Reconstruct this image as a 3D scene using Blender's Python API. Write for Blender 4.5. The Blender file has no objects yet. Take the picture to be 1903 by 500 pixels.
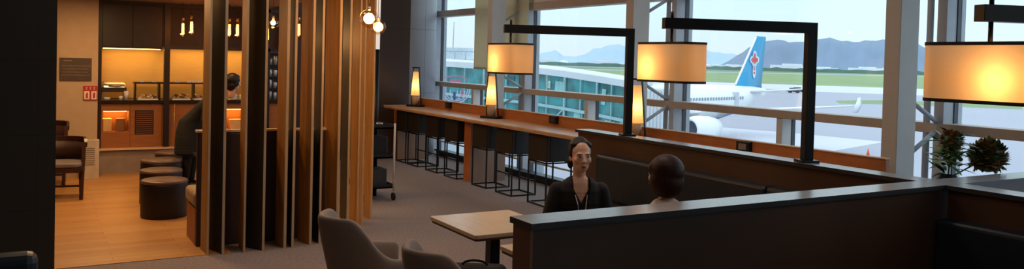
import bpy, bmesh, math, random
from mathutils import Vector, Matrix
from math import sin, cos, pi, radians
random.seed(7)
COL = bpy.context.scene.collection
S = bpy.context.scene

# ------------------------------------------------------------------ materials
def lin(c):
    return tuple(((v/255)/12.92 if v/255 <= .04045 else ((v/255+.055)/1.055)**2.4) for v in c)
MATS = {}
def mat(name, rgb, rough=.5, metal=0., var=.12, scale=8., bump=0., stretch=None, coat=0., spec=.5, sheen=0.):
    """principled material with a little procedural variation of its colour"""
    if name in MATS: return MATS[name]
    m = bpy.data.materials.new(name); m.use_nodes = True
    nt = m.node_tree; b = nt.nodes['Principled BSDF']
    c = lin(rgb)
    tc = nt.nodes.new('ShaderNodeTexCoord'); mp = nt.nodes.new('ShaderNodeMapping')
    nt.links.new(tc.outputs['Object'], mp.inputs['Vector'])
    if stretch: mp.inputs['Scale'].default_value = stretch
    n = nt.nodes.new('ShaderNodeTexNoise'); n.inputs['Scale'].default_value = scale; n.inputs['Detail'].default_value = 4
    nt.links.new(mp.outputs[0], n.inputs['Vector'])
    r = nt.nodes.new('ShaderNodeValToRGB')
    r.color_ramp.elements[0].position = .3; r.color_ramp.elements[1].position = .7
    r.color_ramp.elements[0].color = (*[v*(1-var) for v in c], 1)
    r.color_ramp.elements[1].color = (*[min(1, v*(1+var)) for v in c], 1)
    nt.links.new(n.outputs['Fac'], r.inputs['Fac']); nt.links.new(r.outputs[0], b.inputs['Base Color'])
    b.inputs['Roughness'].default_value = rough; b.inputs['Metallic'].default_value = metal
    b.inputs['Specular IOR Level'].default_value = spec
    b.inputs['Coat Weight'].default_value = coat
    if sheen: b.inputs['Sheen Weight'].default_value = sheen
    if bump:
        bp = nt.nodes.new('ShaderNodeBump'); bp.inputs['Strength'].default_value = bump; bp.inputs['Distance'].default_value = .01
        nt.links.new(n.outputs['Fac'], bp.inputs['Height']); nt.links.new(bp.outputs[0], b.inputs['Normal'])
    MATS[name] = m; return m
def emit(name, rgb, strength):
    if name in MATS: return MATS[name]
    m = bpy.data.materials.new(name); m.use_nodes = True; nt = m.node_tree
    b = nt.nodes['Principled BSDF']; b.inputs['Base Color'].default_value = (*lin(rgb), 1)
    b.inputs['Emission Color'].default_value = (*lin(rgb), 1); b.inputs['Emission Strength'].default_value = strength
    MATS[name] = m; return m
def thinglass(name, tint=(255,255,255), gl=.05, rough=0.0):
    if name in MATS: return MATS[name]
    m = bpy.data.materials.new(name); m.use_nodes = True; nt = m.node_tree
    nt.nodes.remove(nt.nodes['Principled BSDF']); out = nt.nodes['Material Output']
    t = nt.nodes.new('ShaderNodeBsdfTransparent'); t.inputs[0].default_value = (*lin(tint), 1)
    g = nt.nodes.new('ShaderNodeBsdfGlossy'); g.inputs['Roughness'].default_value = rough
    lw = nt.nodes.new('ShaderNodeLayerWeight'); lw.inputs['Blend'].default_value = .35
    mm = nt.nodes.new('ShaderNodeMath'); mm.operation = 'MULTIPLY_ADD'; mm.inputs[1].default_value = .10; mm.inputs[2].default_value = gl
    nt.links.new(lw.outputs['Fresnel'], mm.inputs[0])
    mx = nt.nodes.new('ShaderNodeMixShader'); nt.links.new(mm.outputs[0], mx.inputs[0])
    nt.links.new(t.outputs[0], mx.inputs[1]); nt.links.new(g.outputs[0], mx.inputs[2])
    nt.links.new(mx.outputs[0], out.inputs[0]); MATS[name] = m; return m
def fabric_shade(name, rgb):
    """lampshade cloth: diffuse and translucent, lit by the bulb inside"""
    if name in MATS: return MATS[name]
    m = bpy.data.materials.new(name); m.use_nodes = True; nt = m.node_tree
    nt.nodes.remove(nt.nodes['Principled BSDF']); out = nt.nodes['Material Output']
    tc = nt.nodes.new('ShaderNodeTexCoord'); n = nt.nodes.new('ShaderNodeTexNoise'); n.inputs['Scale'].default_value = 60
    mp = nt.nodes.new('ShaderNodeMapping'); mp.inputs['Scale'].default_value = (1,1,6)
    nt.links.new(tc.outputs['Object'], mp.inputs[0]); nt.links.new(mp.outputs[0], n.inputs['Vector'])
    r = nt.nodes.new('ShaderNodeValToRGB'); c = lin(rgb)
    r.color_ramp.elements[0].color = (*[v*.93 for v in c], 1); r.color_ramp.elements[1].color = (*c, 1)
    nt.links.new(n.outputs['Fac'], r.inputs[0])
    d = nt.nodes.new('ShaderNodeBsdfDiffuse'); t = nt.nodes.new('ShaderNodeBsdfTranslucent')
    nt.links.new(r.outputs[0], d.inputs[0]); nt.links.new(r.outputs[0], t.inputs[0])
    mx = nt.nodes.new('ShaderNodeMixShader'); mx.inputs[0].default_value = .55
    nt.links.new(d.outputs[0], mx.inputs[1]); nt.links.new(t.outputs[0], mx.inputs[2]); nt.links.new(mx.outputs[0], out.inputs[0])
    MATS[name] = m; return m
def plank_mat(name, c1, c2, rough, sx=1.2, sy=.12):
    m = bpy.data.materials.new(name); m.use_nodes = True; nt = m.node_tree; b = nt.nodes['Principled BSDF']
    tc = nt.nodes.new('ShaderNodeTexCoord'); br = nt.nodes.new('ShaderNodeTexBrick')
    mp = nt.nodes.new('ShaderNodeMapping'); mp.inputs['Rotation'].default_value = (0,0,pi/2)
    nt.links.new(tc.outputs['Object'], mp.inputs[0]); nt.links.new(mp.outputs[0], br.inputs['Vector'])
    br.inputs['Scale'].default_value = 1; br.inputs['Brick Width'].default_value = sx; br.inputs['Row Height'].default_value = sy
    br.inputs['Mortar Size'].default_value = .002; br.inputs['Color1'].default_value = (*lin(c1),1); br.inputs['Color2'].default_value = (*lin(c2),1)
    br.inputs['Mortar'].default_value = (*[v*.4 for v in lin(c1)],1)
    n = nt.nodes.new('ShaderNodeTexNoise'); n.inputs['Scale'].default_value = 6; n.inputs['Detail'].default_value = 6
    m2 = nt.nodes.new('ShaderNodeMapping'); m2.inputs['Scale'].default_value = (12,1,1); nt.links.new(tc.outputs['Object'], m2.inputs[0]); nt.links.new(m2.outputs[0], n.inputs['Vector'])
    mx = nt.nodes.new('ShaderNodeMixRGB'); mx.blend_type = 'MULTIPLY'; mx.inputs[0].default_value = .35
    nt.links.new(br.outputs[0], mx.inputs[1]); nt.links.new(n.outputs['Fac'], mx.inputs[2]); nt.links.new(mx.outputs[0], b.inputs['Base Color'])
    b.inputs['Roughness'].default_value = rough; return m
def jointed(name, rgb, w, h, rough=.5, mort=.004, dark=.5, axes='yz'):
    """panelled wall: big rectangular panels with thin joints"""
    m = bpy.data.materials.new(name); m.use_nodes = True; nt = m.node_tree; b = nt.nodes['Principled BSDF']
    tc = nt.nodes.new('ShaderNodeTexCoord'); sp = nt.nodes.new('ShaderNodeSeparateXYZ'); cb = nt.nodes.new('ShaderNodeCombineXYZ')
    nt.links.new(tc.outputs['Object'], sp.inputs[0])
    nt.links.new(sp.outputs['XYZ'.index(axes[0].upper())], cb.inputs[0]); nt.links.new(sp.outputs['XYZ'.index(axes[1].upper())], cb.inputs[1])
    br = nt.nodes.new('ShaderNodeTexBrick'); br.offset = 0; nt.links.new(cb.outputs[0], br.inputs['Vector'])
    br.inputs['Scale'].default_value = 1; br.inputs['Brick Width'].default_value = w; br.inputs['Row Height'].default_value = h
    br.inputs['Mortar Size'].default_value = mort; c = lin(rgb)
    br.inputs['Color1'].default_value = (*c,1); br.inputs['Color2'].default_value = (*[v*.93 for v in c],1); br.inputs['Mortar'].default_value = (*[v*dark for v in c],1)
    n = nt.nodes.new('ShaderNodeTexNoise'); n.inputs['Scale'].default_value = 5; n.inputs['Detail'].default_value = 5
    mx = nt.nodes.new('ShaderNodeMixRGB'); mx.blend_type = 'MULTIPLY'; mx.inputs[0].default_value = .2
    nt.links.new(br.outputs[0], mx.inputs[1]); nt.links.new(n.outputs['Fac'], mx.inputs[2]); nt.links.new(mx.outputs[0], b.inputs['Base Color'])
    b.inputs['Roughness'].default_value = rough; return m

BLACKM = mat('black steel', (22,22,24), .4, .3)
CAPM = mat('grey laminate cap', (150,150,152), .22, 0, .06, 12); CAPE = mat('black cap edge', (44,44,48), .35)
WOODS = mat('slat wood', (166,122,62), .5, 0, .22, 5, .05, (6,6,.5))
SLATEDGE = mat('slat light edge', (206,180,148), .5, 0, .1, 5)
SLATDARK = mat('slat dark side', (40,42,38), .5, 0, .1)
OAK = mat('pale oak top', (216,186,150), .28, 0, .08, 4, .02, (1,8,1))
COUNTERW = mat('warm counter wood', (206,164,130), .26, 0, .15, 4, .02, (1,8,8))
COUNTEREDGE = mat('pale counter edge', (208,172,130), .4)
PANELP = mat('pink beige panel', (150,118,98), .5, 0, .08, 3, 0, (1,1,.3))
DKBROWN = mat('dark brown panel', (62,42,28), .45, 0, .15, 5, 0, (1,1,.2))
SOFAM = mat('blue black leather', (20,32,44), .42, 0, .12, 20, .05)
GREYST = mat('grey steel', (176,184,192), .5, .0, .05)
BEIGEST = mat('painted steel', (182,168,152), .5, 0, .05)
WHITEM = mat('white paint', (214,214,212), .5, 0, .04)
SKIN = mat('skin', (222,172,144), .45, 0, .06, 10)
BLACKC = mat('black cloth', (18,18,20), .85, 0, .2, 40)
HAIRB = mat('dark hair', (24,17,14), .45, 0, .3, 14, .3, (14,14,1), 0, .3)
HAIRR = mat('auburn brown hair', (54,24,18), .5, 0, .3, 14, .2, (14,14,1), 0, .3)
FABG = mat('grey beige upholstery', (158,138,124), .85, 0, .07, 90, .15)
STEEL = mat('brushed steel', (190,186,180), .28, .9, .06)
PORC = mat('white china', (225,222,215), .25)

# ------------------------------------------------------------------ mesh helpers
def bm_(): return bmesh.new()
def box(bm, x0,x1,y0,y1,z0,z1, mi=0, M=None):
    vs = [bm.verts.new(Vector(p)) for p in ((x0,y0,z0),(x1,y0,z0),(x1,y1,z0),(x0,y1,z0),(x0,y0,z1),(x1,y0,z1),(x1,y1,z1),(x0,y1,z1))]
    if M:
        for v in vs: v.co = M @ v.co
    for f in ((0,3,2,1),(4,5,6,7),(0,1,5,4),(1,2,6,5),(2,3,7,6),(3,0,4,7)):
        fc = bm.faces.new([vs[i] for i in f]); fc.material_index = mi
    return vs
def tube(bm, p0, p1, r0, r1=None, n=12, mi=0, caps=True):
    p0 = Vector(p0); p1 = Vector(p1); r1 = r0 if r1 is None else r1
    d = (p1-p0).normalized(); a = d.orthogonal().normalized(); b = d.cross(a)
    R0 = [bm.verts.new(p0+(a*cos(2*pi*i/n)+b*sin(2*pi*i/n))*r0) for i in range(n)]
    R1 = [bm.verts.new(p1+(a*cos(2*pi*i/n)+b*sin(2*pi*i/n))*r1) for i in range(n)]
    for i in range(n):
        f = bm.faces.new((R0[i],R0[(i+1)%n],R1[(i+1)%n],R1[i])); f.smooth = True; f.material_index = mi
    if caps:
        bm.faces.new(R0[::-1]).material_index = mi; bm.faces.new(R1).material_index = mi
def bar(bm, p0, p1, w, h, mi=0, up=(0,0,1)):
    """square tube from p0 to p1; w across, h along up"""
    p0 = Vector(p0); p1 = Vector(p1); d = (p1-p0).normalized(); u = Vector(up)
    s = d.cross(u)
    if s.length < 1e-4: s = d.cross(Vector((1,0,0)))
    s.normalize(); u = s.cross(d).normalized()
    vs = []
    for p in (p0,p1):
        for a,b in ((-1,-1),(1,-1),(1,1),(-1,1)): vs.append(bm.verts.new(p+s*a*w/2+u*b*h/2))
    for f in ((0,1,2,3),(7,6,5,4),(0,4,5,1),(1,5,6,2),(2,6,7,3),(3,7,4,0)):
        bm.faces.new([vs[i] for i in f]).material_index = mi
def lathe(bm, prof, c=(0,0,0), n=28, mi=0, sx=1, sy=1):
    rings = []
    for r,z in prof:
        if r < 1e-5: rings.append([bm.verts.new((c[0],c[1],c[2]+z))])
        else: rings.append([bm.verts.new((c[0]+r*sx*cos(2*pi*i/n), c[1]+r*sy*sin(2*pi*i/n), c[2]+z)) for i in range(n)])
    for A,B in zip(rings,rings[1:]):
        for i in range(n):
            j = (i+1)%n
            if len(A)==1 and len(B)==1: continue
            if len(A)==1: f = bm.faces.new((A[0],B[j],B[i]))
            elif len(B)==1: f = bm.faces.new((A[i],A[j],B[0]))
            else: f = bm.faces.new((A[i],A[j],B[j],B[i]))
            f.smooth = True; f.material_index = mi
def prism(bm, pts, z0, z1, mi=0, M=None, smooth=False):
    A = [bm.verts.new((x,y,z0)) for x,y in pts]; B = [bm.verts.new((x,y,z1)) for x,y in pts]
    if M:
        for v in A+B: v.co = M @ v.co
    n = len(pts)
    for i in range(n):
        f = bm.faces.new((A[i],A[(i+1)%n],B[(i+1)%n],B[i])); f.material_index = mi; f.smooth = smooth
    bm.faces.new(A[::-1]).material_index = mi; bm.faces.new(B).material_index = mi
def rrect(a, b, r, n=6):
    pts = []
    for cx,cy,s in ((a/2-r,b/2-r,0),(-a/2+r,b/2-r,90),(-a/2+r,-b/2+r,180),(a/2-r,-b/2+r,270)):
        for i in range(n+1):
            t = radians(s+90*i/n); pts.append((cx+r*cos(t), cy+r*sin(t)))
    return pts
def ball(bm, c, r, n=16, s=(1,1,1), mi=0, M=None):
    c = Vector(c); rings = []
    for i in range(n//2+1):
        t = pi*i/(n//2); rr = sin(t); z = -cos(t)
        k = 1 if rr < 1e-6 else n
        rings.append([bm.verts.new(c+Vector((rr*cos(2*pi*j/n)*s[0], rr*sin(2*pi*j/n)*s[1], z*s[2]))*r if not M else M@(Vector((rr*cos(2*pi*j/n)*s[0], rr*sin(2*pi*j/n)*s[1], z*s[2]))*r)+c) for j in range(k)])
    for A,B in zip(rings,rings[1:]):
        for j in range(n):
            k = (j+1)%n
            if len(A)==1: f = bm.faces.new((A[0],B[k],B[j]))
            elif len(B)==1: f = bm.faces.new((A[j],A[k],B[0]))
            else: f = bm.faces.new((A[j],A[k],B[k],B[j]))
            f.smooth = True; f.material_index = mi
def capsule(bm, p0, p1, r0, r1, n=14):
    p0 = Vector(p0); p1 = Vector(p1); d = p1-p0; L = d.length or 1e-4; d = d/L
    q = d.to_track_quat('Z','Y').to_matrix()
    prof = []
    for i in range(6): t = -pi/2+pi/2*i/5; prof.append((r0*cos(t), r0*sin(t)))
    for i in range(6): t = pi/2*i/5; prof.append((r1*cos(t), L+r1*sin(t)))
    rings = []
    for r,z in prof:
        k = 1 if r < 1e-5 else n
        rings.append([bm.verts.new(p0+q@Vector((r*cos(2*pi*j/n), r*sin(2*pi*j/n), z))) for j in range(k)])
    for A,B in zip(rings,rings[1:]):
        for j in range(n):
            k = (j+1)%n
            if len(A)==1: f = bm.faces.new((A[0],B[k],B[j]))
            elif len(B)==1: f = bm.faces.new((A[j],A[k],B[0]))
            else: f = bm.faces.new((A[j],A[k],B[k],B[j]))
            f.smooth = True
def obj(name, bm, m, parent=None, bevel=0, smooth=False, fix=True):
    if fix: bmesh.ops.recalc_face_normals(bm, faces=bm.faces)
    me = bpy.data.meshes.new(name); bm.to_mesh(me); bm.free()
    o = bpy.data.objects.new(name, me); COL.objects.link(o)
    for x in (m if isinstance(m,(list,tuple)) else [m]): me.materials.append(x)
    if smooth:
        for p in me.polygons: p.use_smooth = True
    if bevel:
        b = o.modifiers.new('bevel','BEVEL'); b.width = bevel; b.segments = 3; b.limit_method = 'ANGLE'; b.angle_limit = radians(40)
    if parent: o.parent = parent
    return o
def tag(o, label, cat, group=None):
    o['label'] = label; o['category'] = cat
    if group: o['group'] = group
    return o
def thing(name, label, cat, loc=(0,0,0), rz=0, group=None):
    o = bpy.data.objects.new(name, None); o.empty_display_size = .1; COL.objects.link(o)
    o.location = loc; o.rotation_euler = (0,0,rz); return tag(o, label, cat, group)
def struct(name, bm, m, parent=None, bevel=0):
    o = obj(name, bm, m, parent, bevel)
    if not parent: o['kind'] = 'structure'
    return o
def copy_tree(o, parent=None):
    c = o.copy(); COL.objects.link(c)
    if parent: c.parent = parent
    for ch in list(o.children): copy_tree(ch, c)
    return c
def dup(o, loc, rz, label):
    c = copy_tree(o); c.location = loc; c.rotation_euler = (0,0,rz); c['label'] = label; return c
def light(kind, loc, energy, rgb, size=.1, rot=None, spot=None, sy=None, blend=.5):
    l = bpy.data.lights.new('lamp_or_fill_light', kind); l.energy = energy; l.color = lin(rgb)
    if kind == 'AREA':
        l.size = size
        if sy: l.shape = 'RECTANGLE'; l.size_y = sy
    else: l.shadow_soft_size = size
    if spot: l.spot_size = radians(spot); l.spot_blend = blend
    o = bpy.data.objects.new('lamp_or_fill_light', l); COL.objects.link(o); o.location = loc
    if rot: o.rotation_euler = rot
    return o

# ------------------------------------------------------------------ camera
cam = bpy.data.cameras.new('camera'); co = bpy.data.objects.new('camera', cam); COL.objects.link(co); S.camera = co
rt = Vector((0.50442236,0.8630694,0.0258706)); up = Vector((-0.03452303,-0.00977876,0.99935606)); fw = Vector((-0.86276662,0.50499067,-0.02486314))
M = Matrix((( rt.x, up.x, -fw.x, 0),( rt.y, up.y, -fw.y, 0),( rt.z, up.z, -fw.z, 1.9),(0,0,0,1)))
co.matrix_world = M
cam.sensor_fit = 'HORIZONTAL'; cam.sensor_width = 36; cam.lens = 1505.75/1903*36
cam.shift_x = 0; cam.shift_y = -100.86/1903; cam.clip_end = 12000; cam.clip_start = .05
S.view_settings.view_transform = 'Standard'; S.view_settings.look = 'None'; S.view_settings.exposure = 0; S.view_settings.gamma = 1

# ------------------------------------------------------------------ sky
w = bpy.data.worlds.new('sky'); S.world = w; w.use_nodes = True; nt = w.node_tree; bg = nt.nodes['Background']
tc = nt.nodes.new('ShaderNodeTexCoord'); sp = nt.nodes.new('ShaderNodeSeparateXYZ'); nt.links.new(tc.outputs['Generated'], sp.inputs[0])
cr = nt.nodes.new('ShaderNodeValToRGB'); nt.links.new(sp.outputs[2], cr.inputs[0])
e = cr.color_ramp.elements
e[0].position = 0; e[0].color = (*lin((202,218,228)),1)
e[1].position = .5; e[1].color = (*lin((196,212,228)),1)
e2 = cr.color_ramp.elements.new(.09); e2.color = (*lin((200,234,242)),1)
nz = nt.nodes.new('ShaderNodeTexNoise'); nz.inputs['Scale'].default_value = 3.5; nz.inputs['Detail'].default_value = 3
mpp = nt.nodes.new('ShaderNodeMapping'); mpp.inputs['Scale'].default_value = (1,1,6); nt.links.new(tc.outputs['Generated'], mpp.inputs[0]); nt.links.new(mpp.outputs[0], nz.inputs['Vector'])
mxx = nt.nodes.new('ShaderNodeMixRGB'); mxx.inputs[2].default_value = (*lin((210,228,240)),1)
mrr = nt.nodes.new('ShaderNodeMath'); mrr.operation = 'MULTIPLY'; mrr.inputs[1].default_value = .5; nt.links.new(nz.outputs['Fac'], mrr.inputs[0])
nt.links.new(mrr.outputs[0], mxx.inputs[0]); nt.links.new(cr.outputs[0], mxx.inputs[1]); nt.links.new(mxx.outputs[0], bg.inputs[0])
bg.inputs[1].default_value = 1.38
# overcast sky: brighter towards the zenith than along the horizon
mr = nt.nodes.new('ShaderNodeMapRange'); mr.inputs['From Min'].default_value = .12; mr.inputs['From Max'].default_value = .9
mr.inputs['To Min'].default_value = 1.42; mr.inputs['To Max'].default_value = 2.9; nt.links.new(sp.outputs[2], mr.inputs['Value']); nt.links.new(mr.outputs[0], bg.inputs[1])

# ------------------------------------------------------------------ room shell
CARPET = mat('carpet', (134,122,118), .95, 0, .22, 42, .35)
b = bm_(); box(b, -15.6,8,-8,7.1,-.2,0); struct('floor', b, CARPET)
b = bm_(); box(b, -14.5,-7.93,-8,1.6,0,.006); box(b,-14.5,-8.3,1.6,3.0,0,.006); struct('floor_wood', b, plank_mat('oak floor', (206,150,86), (190,132,72), .38))
b = bm_(); box(b, -15.8,8,-8,7.3,4.4,4.5); struct('ceiling', b, mat('ceiling white', (150,150,150), .8))
b = bm_(); box(b, -14.5,-9.3,-8,3.3,2.66,2.9); box(b,-9.3,-8.6,-8,2.2,2.66,2.9); struct('ceiling_kitchen', b, mat('kitchen ceiling', (120,108,98), .8))
b = bm_(); box(b, -14.9,-14.5,-8,3.7,0,4.4); struct('wall_back', b, DKBROWN)
b = bm_(); box(b, -14.5,8,-8.2,-8,0,4.4); struct('wall_left', b, DKBROWN)
b = bm_(); box(b, 8,8.2,-8.2,7.3,0,4.4); struct('wall_rear', b, DKBROWN)
# far wall with its rounded corner towards the windows
b = bm_()
pts = [(-15.8,3.7),(-14.2,3.7),(-14.2,6.06)]
for i in range(1,17):
    t = radians(90*i/16); pts.append((-15.05+.85*cos(t), 6.06+.85*sin(t)))
pts += [(-15.8,6.91)]
prism(b, pts, 0, 4.4); o = struct('wall_far', b, [jointed('dark brown panels', (60,42,34), 1.6, 1.22, .42, .006, .4), jointed('daylit grey panels', (138,140,146), 1.6, 1.22, .42, .006, .5)])
for p in o.data.polygons:
    if p.center.y > 6.07 and p.center.x > -15.05: p.material_index = 1  # curve in lighter grey, window light put into its colour
for p in o.data.polygons: p.use_smooth = abs(p.normal.z) < .5 and p.center.y > 6.0 and p.center.x > -15.05
# the near dark tiled wall on the left
b = bm_(); box(b, -7.75,-7.5,-8,.13,0,4.4); struct('wall_pillar', b, jointed('dark stone', (52,46,36), .9, .6, .5, .004, .6))
# cream wall with plaque and the fire sign
b = bm_(); box(b, -14.5,-13.5,-8,.77,0,2.66); struct('wall_cream', b, mat('cream wall', (186,156,124), .8, 0, .04))

# ------------------------------------------------------------------ glazed facade
FY = 7.2
MX = [-15.35,-11.72,-8.02,-4.43,-.83,2.77,6.37]
GL = thinglass('window glass', (254,255,255), .012)
n = 0
for i in range(len(MX)-1):
    n += 1; b = bm_(); box(b, MX[i],MX[i+1],FY+.05,FY+.058,-.15,4.4); struct('window_%d'%n, b, GL)
b = bm_(); box(b, -15.6,-15.35,6.9,FY+.1,-.2,4.4); struct('trim_1', b, GREYST)
k = 1
for i,x in enumerate(MX):           # mullions: grey flat with a dark seal along its right edge
    k += 1; b = bm_(); box(b, x+.01,x+.10,FY-.15,FY+.0,-.2,4.4,0); box(b, x-.02,x+.11,FY+.0,FY+.05,-.2,4.4,1); box(b, x-.02,x+.11,FY+.058,FY+.12,-.2,4.4,0); tube(b,(x-.07,FY-.13,-.2),(x-.07,FY-.13,4.4),.03,mi=0)
    struct('trim_%d'%k, b, [GREYST, mat('seal', (60,66,74), .5)])
for i in range(len(MX)-1):          # half-bay posts below the lower rail
    k += 1; xm = (MX[i]+MX[i+1])/2+.02; b = bm_(); box(b, xm-.03,xm+.05,FY-.15,FY+.0,-.2,1.335,0); box(b, xm-.05,xm+.06,FY+.0,FY+.05,-.2,1.335,1)
    struct('trim_%d'%k, b, [WHITEM, mat('seal', (60,66,74), .5)])
for z0,z1 in ((1.335,1.425),(2.74,2.86),(-.2,-.08),(.18,.21)):     # horizontal rails
    k += 1; b = bm_(); d = .16 if z1 > .5 else .03
    box(b, MX[0],MX[-1],FY-d,FY+.045,z0,z1); struct('trim_%d'%k, b, BEIGEST, bevel=.004)
k += 1; b = bm_(); box(b, -11.6,MX[-1],FY-.14,FY+.045,2.86,3.02); struct('trim_%d'%k, b, WHITEM)
k += 1; b = bm_(); box(b, -14.4,MX[-1],6.75,7.02,0,.09); tube(b,(-14.4,6.72,.11),(MX[-1],6.72,.11),.018); struct('trim_%d'%k, b, BLACKM)
for i,x in enumerate((-11.63,-7.98,-4.34,-.72,2.9)):     # inner steel columns and their V struts to the facade
    k += 1; b = bm_(); box(b, x-.15,x,6.4,6.66,0,4.4)
    struct('trim_%d'%k, b, mat('column paint', (190,188,182), .55, 0, .03), bevel=.006)
    for zc in (1.40,2.80):
        k += 1; b = bm_()
        tube(b, (x-.07,6.64,zc+.25),(x-.05,FY-.08,zc),.021); tube(b, (x-.07,6.64,zc-.27),(x-.05,FY-.08,zc),.021)
        tube(b, (x-.05,FY-.13,zc-.1),(x-.05,FY-.13,zc+.1),.035); ball(b,(x-.05,FY-.1,zc),.05)
        struct('trim_%d'%k, b, GREYST)
b = bm_(); box(b, -13.25,-11.4,6.93,6.96,1.74,4.3,0); tube(b,(-13.25,6.945,1.74),(-11.4,6.945,1.74),.018)
r = tag(obj('roller_blind', b, fabric_shade('cream blind', (226,220,196))), 'cream roller blind lowered halfway behind the leftmost steel column', 'blind')
for px in (-4.72,-4.69):
    b = bm_(); tube(b,(px,6.98,2.0 if px<-4.7 else 1.9),(px,6.98,4.3),.004,n=6); tag(obj('blind_cord', b, WHITEM), 'thin white cord hanging by the window, %s of the pair' % ('left' if px<-4.7 else 'right'), 'cord', 'cords by the window')

# ------------------------------------------------------------------ slat screen
slat_info = [ # x, y of the front edge on the floor; x, y of the back edge; side: 0 wood 1 dark
]
F_, CX_, CY_ = 1505.75, 951.5, 149.14
def ray(px, py): return fw + rt*((px-CX_)/F_) - up*((py-CY_)/F_)
def on_z(px, py, z): d = ray(px,py); t = (z-1.9)/d.z; return Vector((0,0,1.9))+d*t
# measured edges: (back edge, front edge left, front edge right, foot height, side)
meas = [(375.5,387,391,474.5,0),(391,415,420,473,1),(446,455,459,469.5,0),(459,490,494.5,466,1),(514,530,535,461.5,0),(535.5,544.5,549,460,1),
        (556,577.5,582,455,0),(583,595,599,452.5,1),(601,627,631.5,445,0),(633,646,650,435,1),(651,665,668,427.5,0),(668.3,674,677,419,0),(677.5,690.5,694,408,0)]
scr = thing('slat_screen', 'curved screen of tall wooden and dark slats between lounge and buffet', 'screen', (-8.2,2.2,0))
for bk,l,r_,foot,side in meas:
    sh = -.0150*(foot-240)*(1+(l-530)/2600)
    A = on_z(l+sh, foot, 0); B = on_z(r_+sh, foot, 0); A.z = B.z = 0
    # back edge: .26 m behind the front edge along the ray through bk
    d = ray(bk+sh, foot); d.z = 0; d.normalize()
    t = A.dot(d); perp = (A-d*t).length; L = max(.24, perp*1.15); Bk = d*(t+math.sqrt(max(L*L-perp*perp,0)))
    ax = (Bk-A).normalized(); Bk2 = B+ax*(Bk-A).length
    b = bm_(); zt = 4.3
    v = {}
    for nm,p in (('a',A),('b',B),('c',Bk2),('d',Bk)):
        v[nm] = (b.verts.new((p.x,p.y,0)), b.verts.new((p.x,p.y,zt)))
    def q(p1,p2,mi): f = b.faces.new((v[p1][0],v[p2][0],v[p2][1],v[p1][1])); f.material_index = mi
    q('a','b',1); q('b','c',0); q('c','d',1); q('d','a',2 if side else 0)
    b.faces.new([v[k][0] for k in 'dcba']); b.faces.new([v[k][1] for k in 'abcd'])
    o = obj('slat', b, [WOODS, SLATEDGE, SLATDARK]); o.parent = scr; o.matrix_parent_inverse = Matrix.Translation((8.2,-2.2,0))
    if side: o['label'] = 'slat with a dark side'

# ------------------------------------------------------------------ banquette behind the slats
t = thing('banquette', 'long banquette with beige seat and dark back behind the slat screen', 'bench', (-8.55,2.1,0))
def lobj(name, bm, m, parent, bevel=0, **k):
    o = obj(name, bm, m, None, bevel, **k); o.parent = parent
    o.matrix_parent_inverse = (Matrix.Translation(parent.location) @ Matrix.Rotation(parent.rotation_euler[2],4,'Z')).inverted(); return o
b = bm_(); box(b, -8.86,-8.36,1.34,2.35,.0,.36); lobj('base', b, mat('bench wood', (150,92,50), .5, 0, .15, 4), t)
b = bm_(); box(b, -8.94,-8.365,1.33,2.36,.362,.52); lobj('seat_cushion', b, mat('beige seat', (160,138,110), .85), t, .04)
b = bm_(); box(b, -8.36,-8.28,1.34,2.66,.0,1.12); lobj('backrest', b, mat('dark brown leather', (50,34,30), .5), t, .02)
b = bm_(); box(b, -8.37,-8.27,1.33,2.67,1.12,1.14); lobj('top_rail', b, SLATEDGE, t)  # pale strip added for the light caught along the back's top edge

# ------------------------------------------------------------------ poufs, low table
def pouf(loc, r, label):
    t = thing('pouf', label, 'stool', loc, 0, 'round dark poufs on the wooden floor')
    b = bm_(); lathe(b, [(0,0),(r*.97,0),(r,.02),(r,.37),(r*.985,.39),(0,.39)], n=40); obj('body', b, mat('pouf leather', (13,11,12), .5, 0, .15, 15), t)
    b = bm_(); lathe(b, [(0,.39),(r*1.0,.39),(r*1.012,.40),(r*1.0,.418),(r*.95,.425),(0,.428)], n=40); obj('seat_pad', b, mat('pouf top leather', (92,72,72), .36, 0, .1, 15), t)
pouf((-10.0,1.265,.006), .25, 'dark round pouf nearest the camera, in front of the others')
pouf((-10.86,1.335,.006), .245, 'dark round pouf second in the row from the camera')
pouf((-11.88,1.46,.006), .26, 'dark round pouf third in the row from the camera')
pouf((-12.75,1.72,.006), .24, 'dark round pouf farthest from the camera near the buffet')
t = thing('low_table', 'small dark low table beside the farther poufs', 'table', (-11.35,2.12,.006))
b = bm_(); prism(b, rrect(.6,.6,.04), .50,.53); obj('tabletop', b, mat('dark table', (52,46,46), .3), t)
b = bm_(); tube(b,(0,0,.02),(0,0,.5),.04); obj('pedestal', b, BLACKM, t); b = bm_(); lathe(b,[(0,0),(.2,0),(.2,.015),(0,.02)]); obj('base', b, BLACKM, t)

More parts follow.
